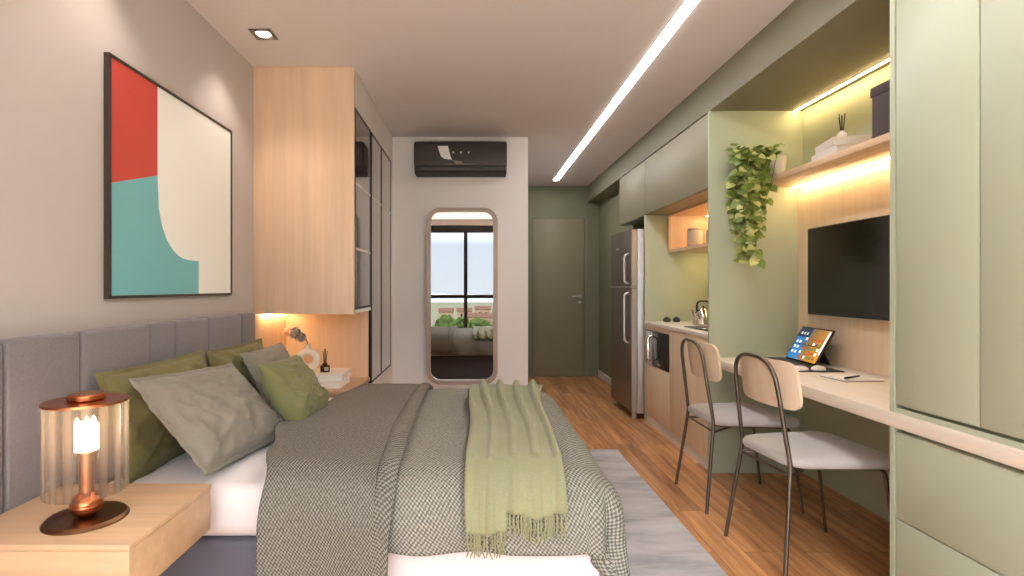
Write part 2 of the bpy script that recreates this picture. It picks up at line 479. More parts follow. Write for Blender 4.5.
lb = bm_new(); lathe(lb, [(0, 0), (0.022, 0), (0.022, 0.008), (0, 0.008)], n=20); bmesh.ops.rotate(lb, verts=lb.verts[:], cent=(0, 0, 0), matrix=Matrix.Rotation(PI/2, 3, 'X'))
bmesh.ops.translate(lb, verts=lb.verts[:], vec=(1.345, YF-0.022, 0.955))
build('door_lock', lb, 'steel_light', d1)

# ------------------------------------------------------------------ headboard and bed
hbd = thing('headboard', 'mauve grey upholstered headboard of vertical padded panels along the wall', 'headboard', (XL, 2.0, 0))
ys = [0.70, 1.03, 1.39, 1.657, 2.012, 2.18, 2.455, 2.80, 2.98]
for a, b in zip(ys[:-1], ys[1:]):
    build('panel', bx(XL+0.012, XL+0.08, a+0.003, b-0.003, 0.02, 1.008, 0.012, 3), 'head_fabric', hbd)
build('backing', bx(XL+0.001, XL+0.011, 0.70, 2.98, 0.02, 1.0), 'dark_plastic', hbd)

BX0, BX1, BY0, BY1 = -1.22, 0.40, 1.65, 3.06
bed = thing('bed', 'double bed with slate base and white mattress under a woven duvet', 'bed', (-0.4, 2.35, 0))
build('base', bx(BX0, BX1-0.02, BY0+0.005, BY1-0.02, 0.06, 0.351, 0.015, 3), 'base_fabric', bed)
mb = bx(BX0, BX1, BY0, BY1, 0.353, 0.522, 0.06, 5)
build('mattress', mb, 'sheet', bed)
for x, y in ((-1.1, 1.75), (0.28, 1.75), (-1.1, 2.95), (0.28, 2.95)):
    build('leg', lathe(bm_new(), [(0, 0.0), (0.02, 0.0), (0.026, 0.06), (0, 0.06)], (x, y, 0.0), 16), 'black_metal', bed)
# white skirt hanging below the duvet on the near side
def skirt_fn(u, v):
    if u < 0.72: x = -0.42 + (0.42+BX1-0.01)*u/0.72; y = BY0-0.004
    else: x = BX1-0.006; y = BY0-0.004 + (u-0.72)/0.28*1.40
    z = 0.02 + v*0.36
    return (x, y - 0.003*math.sin(u*60)*(1-v), z)
sk = bm_new(); surf(sk, skirt_fn, 120, 6)
sko = build('bed_skirt', sk, 'sheet', bed, label='white bed skirt')
md = sko.modifiers.new('thickness', 'SOLIDIFY'); md.thickness = 0.003

def N3(x, y, z=0.0): return noise.noise(Vector((x, y, z)))

def drape(s, t, z0, r, sF, tN, tF, flare=0.06, wr=1.0, seed=0.0, hang=None):
    """cloth over the bed box: s along x (past sF it falls over the foot), t along y (past tN / tF over the sides)"""
    ex = max(0.0, s - sF)
    if t < tN: ey, sy = tN - t, -1
    elif t > tF: ey, sy = t - tF, 1
    else: ey, sy = 0.0, 0
    e = math.hypot(ex, ey)
    bx_, by_ = min(s, sF), min(max(t, tN), tF)
    puff = 0.012*N3(s*3.1+seed, t*2.6) + 0.007*N3(s*8+seed, t*7, 3) + 0.006*math.sin(9*(s+0.5*t)+2*N3(s*2, t*2+seed))*abs(N3(s*2+5, t*2+seed))
    if e < 1e-9: return Vector((bx_, by_, z0 + puff*wr))
    dx, dy = ex/e, sy*ey/e
    q = r*PI/2
    if e < q: out, down = r*math.sin(e/r), r*(1-math.cos(e/r))
    else: out, down = r + (e-q)*flare, r + (e-q)
    ang = math.atan2(dy, dx)
    k = min(1.0, max(0.0, (e-q*0.5)/0.2))
    corner = 4*(dx*abs(dy))
    along = (t if ex > ey else s)
    rip = (0.012*math.sin(along*17+seed*3+2*N3(along*3, seed)) + 0.010*N3(along*9, seed+2, e*3)) * k*wr + 0.022*corner*math.sin(ang*9+0.8)*k
    w = max(0.0, 1-e/q)
    return Vector((bx_ + dx*(out+rip), by_ + dy*(out+rip), z0 + puff*wr*w - down))

TN, TF, SF = 1.72, 2.98, 0.322
dv = thing('duvet', 'grey and white woven duvet spread over the bed', 'duvet', (-0.15, 2.35, 0.5))
def duvet_fn(u, v):
    sl = -0.60; s = sl + (SF+0.34-sl)*u
    t = (TN-0.265) + (TF+0.25-TN+0.265)*v
    return drape(s, t, 0.552, 0.13, SF, TN, TF, seed=1.3, flare=0.02, wr=1.5)
d_b = bm_new(); surf(d_b, duvet_fn, 150, 170, lambda u, v: (u*1.47, v*1.9))
do = build('cover', d_b, 'weave', dv, smooth=80)
md = do.modifiers.new('thickness', 'SOLIDIFY'); md.thickness = 0.022; md.offset = 1
def head_x(t):
    pts = [(1.2, -0.625), (1.6, -0.635), (1.80, -0.70), (2.15, -0.79), (2.6, -0.71), (3.0, -0.645), (3.4, -0.64)]
    for (a, b), (c, d) in zip(pts[:-1], pts[1:]):
        if t <= c:
            f = max(0, (t-a)/(c-a)); f = f*f*(3-2*f); return b + (d-b)*f
    return pts[-1][1]
def flap_fn(u, v):
    t = (TN-0.42) + (TF+0.26-TN+0.42)*v
    hx = head_x(t)
    s = hx + (-0.275 + 0.02*math.sin(v*5+1) + 0.035*v - hx)*u
    p = drape(s, t, 0.579, 0.157, SF, TN, TF, seed=4.1, flare=0.03)
    return p + Vector((0, 0, 0.012*math.sin(PI*min(1, (1-u)*9))*(1 if u > 0.85 else 0)))
f_b = bm_new(); surf(f_b, flap_fn, 70, 190, lambda u, v: (u*0.55+0.3, v*2.07))
fo = build('folded_flap', f_b, 'weave_dark', dv, smooth=80, label='darker folded back end of the duvet')
md = fo.modifiers.new('thickness', 'SOLIDIFY'); md.thickness = 0.024; md.offset = 1

# throw
th = thing('throw_blanket', 'sage green wool throw with fringe lying across the duvet', 'throw', (0.13, 2.35, 0.58))
def hem(u):
    return 0.212 + (0.05 if u < 0.42 else 0.0) + 0.008*math.sin(u*11)
def throw_pt(u, v, extra=0.0):
    h = hem(u) + extra
    t = (TN - h) + (TF + 0.12 - TN + h)*v
    f = min(1, max(0, (t - 1.6)/1.4))
    xl = -0.018 - 0.01*math.sin(t*5); xr = 0.268 + 0.012*math.sin(t*4) + 0.11*f*f
    s = xl + (xr-xl)*u
    s += 0.012*math.sin(u*2*PI*4.2 + 1.2*math.sin(t*2.2))*(0.35 + 0.65*f)
    p = drape(s, t, 0.594, 0.172, 0.6, TN, TF, wr=0.8, seed=1.3, flare=0.02)
    ph = u*2*PI*4.2 + 1.2*math.sin(t*2.2) + 0.8*f
    rid = max(0.0, math.cos(ph))**6
    a = 0.012 + 0.02*min(1, max(0, (t-1.75)/0.8))
    out = rid*a
    if t < TN: return p + Vector((0, -out*0.9 - 0.002*math.sin(u*40), 0))
    return p + Vector((0, 0, out))
t_b = bm_new(); surf(t_b, lambda u, v: throw_pt(u, v), 90, 150, lambda u, v: (u*0.3, v*1.7))
to = build('cloth', t_b, 'throw', th, smooth=80)
md = to.modifiers.new('thickness', 'SOLIDIFY'); md.thickness = 0.006; md.offset = 1
fr = bm_new()
for i in range(34):
    u = (i+0.5)/34
    p0 = throw_pt(u, 0.0) + Vector((0, -0.004, 0.004)); ln = 0.066 + 0.012*random.random()
    j = Vector((random.uniform(-0.004, 0.004), 0, 0))
    tube(fr, [p0, p0 + Vector((0, -0.002, -ln*0.4)) + j, p0 + Vector((0, 0.001, -ln*0.75)) - j, p0 + Vector((0, 0, -ln)) + j*1.5], [0.0028, 0.0036, 0.003, 0.0016], 6)
build('fringe', fr, 'throw', th)

# pillows
def pillow(name, label, center, w, h, t, lean, yaw, mat, seed, flange=0.0, roll=0.0, sag=0.04, plump=0.42):
    n = 64
    Wv = Vector((0, 1, 0)); a = math.radians(lean)
    Hv = Vector((-math.sin(a), 0, math.cos(a)))
    R = Matrix.Rotation(math.radians(yaw), 3, 'Z')
    Wv, Hv = R @ Wv, R @ Hv
    Nv = Wv.cross(Hv)
    rr = Matrix.Rotation(math.radians(roll), 3, Nv); Wv, Hv = rr @ Wv, rr @ Hv
    F = 1 + flange
    bm = bm_new(); c = Vector(center)
    def pt(i, j, side):
        u = (i/n*2-1)*F; v = (j/n*2-1)*F
        uu, vv = min(1, abs(u)), min(1, abs(v))
        prof = ((1-uu**2.6)**plump) * ((1-vv**2.6)**plump)
        edge = 1 if (abs(u) >= F-1e-6 or abs(v) >= F-1e-6) else 0
        th_ = t/2*prof
        # wrinkles running in from the corners and along the long side
        wr = 0.010*N3(u*2.3+seed, v*2.3, side) + 0.007*math.sin(7*(abs(u)-abs(v))+4*N3(u*1.5, v*1.5, seed))*(uu*vv) + 0.004*N3(u*7+seed, v*5, side+2)
        rdg = 1-abs(N3(u*2.6+seed*3, v*1.7+seed, side*2.0)); rdg2 = 1-abs(N3(u*4.1-seed, v*3.2+u*2.5, side+7))
        wr += 0.006*(rdg**6) + 0.003*(rdg2**5) - 0.002
        for uc, vc, am in ((1.15, -1.1, 0.020), (-1.15, 1.1, 0.013), (1.1, 1.1, 0.009), (-1.1, -1.15, 0.013)):
            dd = math.hypot(u-uc, (v-vc)*0.7); an_ = math.atan2(v-vc, u-uc)
            q_ = N3(an_*4.2+seed*2+uc, dd*0.9, side+vc)
            wr += am*((1-abs(q_))**5 - 0.35)*max(0, 1-dd/1.9)*min(1, dd*2.2)
        wr *= (0.35+prof)
        fl = 0.003 if not edge else 0.0
        pu = u*w/2*(1 - sag*(1-v*v)*(0.6+0.4*abs(u)) * (1 if abs(u) > 0.3 else 0.3))
        pv = v*h/2*(1 - sag*1.4*(1-u*u)*(0.5+0.5*abs(v)))
        off = side*(th_ + fl) + wr*(1 if not edge else 0.6) + 0.012*N3(u*1.4+seed*2, v*1.4)
        if flange and 0.985 < max(abs(u), abs(v)) < 1.03: off -= side*0.001
        if max(abs(u), abs(v)) > 1.0: off += 0.006*N3(u*6, v*6, seed)
        # slump: bottom bulges, top thins
        off *= (1 - 0.18*v)
        return c + Wv*pu + Hv*pv + Nv*off
    A = [[None]*(n+1) for _ in range(n+1)]; B = [[None]*(n+1) for _ in range(n+1)]
    for i in range(n+1):
        for j in range(n+1):
            A[i][j] = bm.verts.new(pt(i, j, 1))
            if i in (0, n) or j in (0, n): B[i][j] = A[i][j]
            else: B[i][j] = bm.verts.new(pt(i, j, -1))
    for i in range(n):
        for j in range(n):
            bm.faces.new((A[i][j], A[i+1][j], A[i+1][j+1], A[i][j+1]))
            q = (B[i][j], B[i][j+1], B[i+1][j+1], B[i+1][j])
            if len(set(q)) == 4: 
                try: bm.faces.new(q)
                except ValueError: pass
    zmin = min(v.co.z for v in bm.verts)
    return solo(name, bm, mat, label, 'pillow' if name == 'pillow' else 'cushion', (center[0], center[1], zmin), 'pillows on the bed', smooth=80)

pillow('pillow', 'large olive green pillow against the headboard, behind the lamp', (-1.145, 1.99, 0.695), 0.58, 0.34, 0.10, 16, -2, 'green_cloth', 1.0, 0.10, sag=0.02)
pillow('pillow', 'olive green pillow against the headboard, close to the bedside niche', (-1.145, 2.655, 0.695), 0.55, 0.32, 0.10, 16, 0, 'green_cloth', 3.0, 0.10, sag=0.02)
pillow('pillow', 'large stone grey flanged pillow leaning in front of the green pillows', (-0.95, 1.975, 0.69), 0.54, 0.36, 0.11, 42, -3, 'grey_cloth', 5.0, 0.12, roll=-4, sag=0.02)
pillow('pillow', 'stone grey pillow half hidden behind the small green cushion', (-1.02, 2.72, 0.695), 0.50, 0.31, 0.09, 26, 0, 'grey_cloth', 8.0, 0.04, sag=0.03)
pillow('cushion', 'small plump moss green cushion propped in front of the grey pillows', (-0.805, 2.375, 0.692), 0.45, 0.31, 0.13, 32, 2, 'green_velvet', 11.0, 0.0, roll=-3, sag=0.035)

# ------------------------------------------------------------------ near nightstand and lamp
ns = thing('nightstand', 'floating light oak nightstand under the copper lamp', 'nightstand', (-1.0, 1.4, 0.427))
build('body', bx(XL+0.082, -0.79, 1.211, 1.585, 0.427, 0.546, 0.002), 'oak_x', ns)
build('top', bx(XL+0.082, -0.788, 1.209, 1.587, 0.547, 0.562, 0.002), 'oak_x', ns)

lx, ly, lz = -0.985, 1.344, 0.562
lamp = thing('table_lamp', 'copper table lamp with ribbed glass cylinder shade on the nightstand', 'lamp', (lx, ly, lz))
build('base', lathe(bm_new(), [(0, 0), (0.092, 0), (0.092, 0.004), (0.086, 0.011), (0.06, 0.013), (0.035, 0.009), (0, 0.009)], (lx, ly, lz), 64), 'bronze', lamp)
prof = [(0, 0.008)]
for i in range(25):
    a = -PI/2 + PI*i/24
    prof.append((max(0.012, 0.036*math.cos(a)) + (0.0012 if i % 2 else 0), 0.040 + 0.032*math.sin(a)))
prof.append((0, 0.073))
build('ball', lathe(bm_new(), prof, (lx, ly, lz), 40), 'copper', lamp)
build('stem', lathe(bm_new(), [(0, 0.07), (0.0165, 0.07), (0.0165, 0.165), (0.02, 0.166), (0.02, 0.172), (0, 0.172)], (lx, ly, lz), 32), 'copper', lamp)
bb = bm_new()
for k in range(9):
    a = 2*PI*k/9; r0 = 0.021
    lathe(bb, [(0, 0.173), (0.006, 0.174), (0.006, 0.225 + 0.012*(k % 3)), (0, 0.236 + 0.012*(k % 3))], (lx + r0*math.cos(a), ly + r0*math.sin(a), lz), 8)
bc_ = bm_new(); lathe(bc_, [(0, 0.173), (0.012, 0.175), (0.013, 0.235), (0, 0.262)], (lx, ly, lz), 16)
build('bulb', bc_, 'bulb', lamp); build('bulb_crystal', bb, 'crystal', lamp)
sh = bm_new()
n = 96
lathe(sh, [(0.0905, 0.072), (0.0905, 0.297)], (lx, ly, lz), n, uv=True)
build('shade', sh, 'shade_glass', lamp, label='ribbed smoked glass shade')
build('shade_top', lathe(bm_new(), [(0, 0.296), (0.0935, 0.296), (0.0935, 0.302), (0.04, 0.302), (0.04, 0.3), (0, 0.3)], (lx, ly, lz), 64), 'copper', lamp)
build('finial', lathe(bm_new(), [(0, 0.3025), (0.038, 0.3025), (0.041, 0.306), (0.041, 0.316), (0.037, 0.319), (0, 0.319)], (lx, ly, lz), 40), 'copper', lamp)

def light(name, kind, loc, energy, rgb, parent=None, rot=(0, 0, 0), **kw):
    d = bpy.data.lights.new(name, kind); d.energy = energy; d.color = lin(rgb)[:3]
    for k, v in kw.items(): setattr(d, k, v)
    o = bpy.data.objects.new(name, d); C.objects.link(o); o.rotation_euler = rot
    if parent is not None:
        root = parent
        while root.parent: root = root.parent
        o.parent = parent; o.location = MW[root].inverted() @ Vector(loc)
    else: o.location = loc
    return o
light('lamp_glow', 'POINT', (lx, ly, lz+0.275), 0.3, (255, 206, 150), lamp, shadow_soft_size=0.03)

# ------------------------------------------------------------------ picture
pic = thing('framed_picture', 'large framed abstract print in red, teal and cream on the wall', 'picture', (XL, 2.34, 1.1))
PY0, PY1, PZ0, PZ1 = 1.868, 2.813, 1.108, 1.978
fr = bm_new()
t = 0.011
box(fr, XL+0.001, XL+0.022, PY0, PY0+t, PZ0+t, PZ1-t); box(fr, XL+0.001, XL+0.022, PY1-t, PY1, PZ0+t, PZ1-t)
box(fr, XL+0.001, XL+0.0215, PY0, PY1, PZ0, PZ0+t); box(fr, XL+0.001, XL+0.0215, PY0, PY1, PZ1-t, PZ1)
build('frame', fr, 'frame_dark', pic)
pb = bm_new(); xp = XL+0.0175
a0, a1, b0, b1 = PY0+t, PY1-t, PZ0+t, PZ1-t
curve = [(2.158, 1.604), (2.167, 1.472), (2.19, 1.40), (2.226, 1.345), (2.265, 1.31), (2.309, 1.287), (2.35, 1.275), (2.399, 1.271), (2.48, 1.271)]
def pface(pts, mi):
    f = pb.faces.new([pb.verts.new((xp, y, z)) for y, z in pts]); f.material_index = mi
pface([(a0, b1), (a0, 1.519), (2.158, 1.604), (2.158, b1)], 0)
# teal: strips to stay clean
low = [(a0, 1.519)] + curve
for (y, z), (y2, z2) in zip(low[:-1], low[1:]):
    pface([(y, b0), (y2, b0), (y2, z2), (y, z)], 1)
    if y >= 2.158: pface([(y, z), (y2, z2), (y2, b1), (y, b1)], 2)
pface([(2.48, b0), (a1, b0), (a1, b1), (2.48, b1)], 2)
bmesh.ops.remove_doubles(pb, verts=pb.verts[:], dist=1e-5)
ext = bmesh.ops.extrude_face_region(pb, geom=pb.faces[:])
bmesh.ops.translate(pb, verts=[v for v in ext['geom'] if isinstance(v, bmesh.types.BMVert)], vec=(-0.012, 0, 0))
bmesh.ops.recalc_face_normals(pb, faces=pb.faces[:])
build('print', pb, ['red', 'teal', 'cream'], pic, smooth=0)

# ------------------------------------------------------------------ wardrobe side
XF = -0.715
oc = thing('overhead_cabinet', 'oak sided overhead cabinet above the bedside niche', 'cabinet', (-1.0, 3.38, 0.99))
build('side_panel', bx(XL+0.001, XF, 3.13, 3.15, 0.99, ZC-0.001, 0.001), 'oak_z', oc, label='light oak side panel')
build('body', bx(XL+0.001, XF-0.02, 3.151, 3.638, 0.992, ZC-0.001), 'oak_x', oc)
for a, b in ((2.225, ZC-0.001), (0.992, 1.012)): build('fascia', bx(XF-0.019, XF, 3.151, 3.639, a, b), 'white_lac', oc, label='white fascia')
def glass_door(parent, y0, y1, z0, z1, bars):
    d = build('door', bx(XF-0.018, XF-0.001, y0+0.006, y1-0.006, z0+0.006, z1-0.006), 'wardrobe_glass', parent, label='mirrored grey glass door')
    f = bm_new(); w = 0.016
    box(f, XF-0.019, XF+0.0015, y0, y0+w, z0, z1); box(f, XF-0.019, XF+0.0015, y1-w, y1, z0, z1)
    box(f, XF-0.019, XF+0.001, y0, y1, z0, z0+w*0.8); box(f, XF-0.019, XF+0.001, y0, y1, z1-w*0.8, z1)
    build('door_frame', f, 'black_metal', d)
    for b in bars: build('glazing_bar', bx(XF-0.0009, XF+0.001, y0+w, y1-w, b-0.007, b+0.007), 'white_lac', d)
glass_door(oc, 3.158, 3.632, 1.015, 2.222, (1.774, 1.38))
wd = thing('wardrobe', 'tall white wardrobe with two mirrored doors next to the white wall', 'wardrobe', (-1.0, 4.1, 0))
build('side_panel', bx(XL+0.001, XF-0.02, 3.641, 3.66, 0, ZC-0.001), 'oak_z', wd, label='light oak side panel')
build('body', bx(XL+0.001, XF-0.02, 3.661, YW-0.001, 0, ZC-0.001), 'white_lac', wd)
for a, c, d in ((3.641, 2.225, ZC-0.001), (3.641, 0, 0.482), (4.505, 0.483, 2.224)): build('fascia', bx(XF-0.019, XF, a, YW-0.001, c, d), 'white_lac', wd)
glass_door(wd, 3.66, 4.05, 0.485, 2.222, (1.774,)); glass_door(wd, 4.052, 4.50, 0.485, 2.222, (1.774,))

fs = thing('bedside_shelf', 'light oak bedside shelf in the niche under the overhead cabinet', 'shelf', (-1.0, 3.42, 0.43))
build('board', bx(XL+0.014, -0.72, 3.19, 3.639, 0.505, 0.53, 0.002), 'oak_x', fs)
build('body', bx(XL+0.014, -0.74, 3.21, 3.639, 0.36, 0.504), 'oak_x', fs)
led = thing('led_strip', 'warm LED strip under the oak overhead cabinet', 'light strip', (-1.25, 3.4, 0.985))
build('housing', bx(-1.29, -1.272, 3.2, 3.62, 0.984, 0.9905), 'white_plastic', led)
build('diffuser', bx(-1.288, -1.274, 3.205, 3.615, 0.979, 0.983), 'led_warm', led)

# items on the far bedside shelf
def book(label, x0, x1, y0, y1, z0, z1, rot=0.0, group='white books', mat='book_white'):
    cx, cy = (x0+x1)/2, (y0+y1)/2
    o = thing('book', label, 'book', (cx, cy, z0), math.radians(rot), group)
    w, d, h = (x1-x0)/2, (y1-y0)/2, z1-z0
    cb = bm_new()
    box(cb, -w, w, -d, d, 0, 0.003); box(cb, -w, w, -d, d, h-0.003, h); box(cb, -w, -w+0.003, -d, d, 0.003, h-0.003)
    build('cover', cb, mat, o, world=False)
    build('pages', bx(-w+0.003, w-0.004, -d+0.004, d-0.004, 0.0031, h-0.0031), 'paper', o, world=False)
    return o
book('white book flat on the bedside shelf, lowest of its stack', -1.15, -0.82, 3.225, 3.49, 0.531, 0.573, 0, 'books on the bedside shelf')
book('white book under the ring vase and reed diffuser, topmost of its stack', -1.14, -0.815, 3.235, 3.50, 0.574, 0.615, 1.5, 'books on the bedside shelf')

vz = 0.616; vx, vy = -1.065, 3.38
vase = thing('vase', 'white ceramic ring shaped vase on the books in the niche', 'vase', (vx, vy, vz))
vb = bm_new()
ring = [(vx + 0.052*math.cos(2*PI*i/40), vy, vz + 0.072 + 0.052*math.sin(2*PI*i/40)) for i in range(40)]
tube(vb, ring, 0.0245, 16, closed=True)
build('ring', vb, 'ceramic', vase)
build('neck', lathe(bm_new(), [(0.022, 0.135), (0.016, 0.15), (0.014, 0.165), (0.018, 0.172), (0.012, 0.17), (0.01, 0.14), (0, 0.14)], (vx, vy, vz), 24), 'ceramic', vase)
build('foot', lathe(bm_new(), [(0, 0), (0.034, 0), (0.03, 0.01), (0.02, 0.014), (0, 0.014)], (vx, vy, vz), 24), 'ceramic', vase)
M['flower_blue'] = plain('dried blue petal', (150, 152, 164), 0.8, var=0.2, scale=40)
M['flower_pink'] = plain('dried pink petal', (222, 176, 158), 0.8, var=0.15, scale=40)
fl = thing('dried_flower', 'dried blue and pink flower heads leaning out of the ring vase', 'flower', (vx, vy, vz+0.165))
build('stem', tube(bm_new(), fillet([(vx, vy, vz+0.142), (vx-0.005, vy, vz+0.2), (vx-0.08, vy-0.01, vz+0.235)], 0.05), 0.0022, 6), 'stem', fl)
def petals(c, r, k, mat, nm):
    b = bm_new()
    for i in range(k):
        d = Vector((random.gauss(0, 1), random.gauss(0, 1), random.gauss(0, 1))).normalized()
        p = Vector(c) + d*r*random.uniform(0.55, 1.0)
        a = d.orthogonal().normalized(); q = d.cross(a); z = random.uniform(0.008, 0.013)
        for g in range(4):
            an = PI/2*g; u = a*math.cos(an)+q*math.sin(an); w = a*math.cos(an+0.6)+q*math.sin(an+0.6); w2 = a*math.cos(an-0.6)+q*math.sin(an-0.6)
            b.faces.new([b.verts.new(p), b.verts.new(p+w2*z*0.8+d*0.002), b.verts.new(p+u*z*1.2+d*0.004), b.verts.new(p+w*z*0.8+d*0.002)])
    build(nm, b, mat, fl)
petals((vx-0.075, vy-0.01, vz+0.238), 0.042, 70, 'flower_blue', 'blossom')
petals((vx-0.04, vy-0.02, vz+0.215), 0.032, 40, 'flower_blue', 'blossom')
petals((vx-0.125, vy, vz+0.245), 0.028, 36, 'flower_pink', 'blossom')

def diffuser(x, y, z, r, h, mat, label, sticks, sl, capmat):
    o = thing('reed_diffuser', label, 'diffuser', (x, y, z))
    build('bottle', lathe(bm_new(), [(0, 0), (r, 0), (r, h*0.72), (r*0.5, h*0.8), (r*0.5, h), (r*0.4, h), (r*0.4, h*0.8), (0, h*0.78)], (x, y, z), 24), mat, o)
    if capmat: build('tag', bx(x+r*0.15, x+r*0.95, y-r*1.04, y-r*0.9, z+h*0.2, z+h*0.62), capmat, o, label='silver label')
    for k in range(sticks):
        a = 2*PI*k/sticks
        build('reed', tube(bm_new(), [(x+0.003*math.cos(a), y+0.003*math.sin(a), z+h*0.5), (x+0.014*math.cos(a), y+0.014*math.sin(a), z+h+sl*(0.85+0.15*(k % 2)))], 0.0022, 6), 'reed', o)
diffuser(-0.945, 3.34, 0.616, 0.03, 0.055, 'amber', 'brown glass reed diffuser on the books beside the ring vase', 4, 0.09, 'steel_light')

# ------------------------------------------------------------------ white wall: mirror and air conditioner
mx, mz, mw, mh = -0.1125, 1.0715, 0.615, 1.523
mi = thing('wall_mirror', 'tall rounded mirror with taupe frame on the white wall', 'mirror', (mx, YW, mz-mh/2))
o_ = [(mx+a, YW-0.001, mz+b) for a, b in rrect(mw, mh, 0.12, 12)]; i_ = [(mx+a, YW-0.001, mz+b) for a, b in rrect(mw-0.075, mh-0.075, 0.085, 12)]
build('frame', ring_prism(bm_new(), o_, i_, (0, -0.035, 0)), 'mirror_frame', mi)
g_ = [(mx+a, YW-0.002, mz+b) for a, b in rrect(mw-0.07, mh-0.07, 0.087, 12)]
build('glass', poly_prism(bm_new(), g_, (0, -0.012, 0)), 'mirror', mi, smooth=0)

ac = thing('air_conditioner', 'charcoal wall air conditioner high on the white wall', 'air conditioner', (-0.12, YW, 2.08))
ax0, ax1, az0, az1 = -0.508, 0.267, 2.10, 2.362
build('body', bx(ax0, ax1, YW-0.195, YW-0.001, az0+0.05, az1, 0.02, 4), 'dark_plastic', ac)
lo = bm_new()
pts = [(0, YW-0.001, az0+0.048), (0, YW-0.193, az0+0.048), (0, YW-0.185, az0+0.02), (0, YW-0.15, az0), (0, YW-0.001, az0)]
poly_prism(lo, [(ax0+0.004, y, z) for _, y, z in pts], (ax1-ax0-0.008, 0, 0))
build('louvre', lo, 'louvre', ac)
build('trim_line', bx(ax0+0.25, ax1-0.006, YW-0.1985, YW-0.195, az0+0.068, az0+0.071), 'steel', ac)
def acx(p): return ax0 + (p-414)/93*(ax1-ax0)
def acz(p): return az1 - (p-141)/33*(az1-az0)
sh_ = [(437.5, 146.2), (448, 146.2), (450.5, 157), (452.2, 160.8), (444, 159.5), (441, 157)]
build('painted_reflection', poly_prism(bm_new(), [(acx(a), YW-0.1945, acz(b)) for a, b in sh_], (0, -0.0025, 0)), 'white_plastic', ac, label='white curved reflection painted on the front')  # white plate stands in for a glossy reflection on the casing
sh_ = [(452.2, 160.8), (462, 162), (462, 165), (456, 165)]
build('painted_reflection', poly_prism(bm_new(), [(acx(a), YW-0.1945, acz(b)) for a, b in sh_], (0, -0.0022, 0)), 'steel', ac, label='grey end of the painted reflection')  # grey tail of the same painted reflection
for p in (453.4, 461, 468.6):
    b = bm_new(); lathe(b, [(0, 0), (0.0085, 0), (0.0085, 0.002), (0, 0.002)], n=12); bmesh.ops.rotate(b, verts=b.verts[:], cent=(0, 0, 0), matrix=Matrix.Rotation(PI/2, 3, 'X')); bmesh.ops.translate(b, verts=b.verts[:], vec=(acx(p), YW-0.195, acz(153)))
    build('indicator', b, 'steel_light', ac)

# ------------------------------------------------------------------ ceiling lights
ll = thing('linear_light', 'long white recessed light strip in the ceiling', 'ceiling light', (0.985, 3.0, ZC))
build('housing', bx(0.953, 1.018, -0.6, 6.45, ZC-0.002, ZC-0.0005), 'white_plastic', ll)
build('diffuser', bx(0.958, 1.013, -0.595, 6.445, ZC-0.005, ZC-0.0025), 'strip_light', ll)
def downlight(y, label):
    o = thing('downlight', label, 'downlight', (-1.085, y, ZC), 0, 'ceiling downlights')
    b = bm_new()
    sq = [(-1.085+dx*0.055, y+dy*0.055, ZC-0.001) for dx, dy in ((-1, -1), (1, -1), (1, 1), (-1, 1))]
    cs = [(-1.085+dx*0.04, y+dy*0.04, ZC-0.001) for dx, dy in ((-1, -1), (1, -1), (1, 1), (-1, 1))]
    ring_prism(b, sq, cs, (0, 0, -0.006))
    build('frame', b, 'steel', o, smooth=0)
    build('lamp', lathe(bm_new(), [(0, -0.006), (0.03, -0.006), (0.036, -0.001), (0, -0.001)], (-1.085, y, ZC), 24), 'spot_lamp', o)
    light('downlight_beam', 'SPOT', (-1.085, y, ZC-0.02), 7.5, (255, 238, 226), o, rot=(0, 0, 0), spot_size=math.radians(104), spot_blend=0.7, shadow_soft_size=0.03)
    return o
downlight(2.72, 'square recessed downlight in the ceiling near the oak overhead cabinet')
downlight(1.80, 'square recessed downlight in the ceiling above the framed picture')

# ------------------------------------------------------------------ rug
solo('rug', bx(0.412, 0.998, -0.85, 3.71, 0.001, 0.014, 0.005, 2), 'rug', 'pale grey mottled rug on the oak floor beside the bed', 'rug', (0.7, 1.4, 0))

# ------------------------------------------------------------------ desk niche
DZ = 0.716
dk = thing('desk', 'long pale wood desk top built between the cabinets', 'desk', (1.74, 1.5, 0.666))
build('top', bx(1.446, 1.999, YB+0.02, 3.278, 0.666, DZ, 0.002), 'desk_wood', dk)
def tall(y0):
    tc = thing('tall_cabinet', 'tall sage cabinet with flat doors standing on the desk end', 'cabinet', (1.74, 0.5, DZ))
    build('body', bx(1.486, XR-0.001, YB+0.03, 1.832, DZ+0.001, 2.239), 'green', tc)
    build('side_panel', bx(1.45, XR-0.001, 1.833, 1.853, DZ+0.001, 2.239), 'green_lac', tc)
    ed = [1.830, 1.525, 1.21, 0.895, 0.58, 0.2, -0.2, -0.6]
    for a, b in zip(ed[:-1], ed[1:]):
        build('door', bx(1.452, 1.4855, b+0.0025, a-0.0025, 0.746, 2.236, 0.0015), 'green_lac', tc)
    build('plinth', bx(1.456, 1.4855, YB+0.03, 1.832, DZ+0.001, 0.734), 'green_lac', tc)
    return tc
tall(0)
du = thing('drawer_unit', 'sage drawer unit under the desk end', 'cabinet', (1.74, 0.5, 0))
build('body', bx(1.486, XR-0.001, YB+0.03, 1.832, 0.0, 0.665), 'green', du)
build('side_panel', bx(1.45, XR-0.001, 1.833, 1.853, 0.0, 0.665), 'green_lac', du)
for y0, y1 in ((1.0, 1.830), (0.1, 0.995), (-0.9, 0.095)):
    build('drawer', bx(1.452, 1.4855, y0+0.002, y1-0.002, 0.356, 0.652, 0.0015), 'green_lac', du)
    build('drawer', bx(1.452, 1.4855, y0+0.002, y1-0.002, 0.06, 0.352, 0.0015), 'green_lac', du)

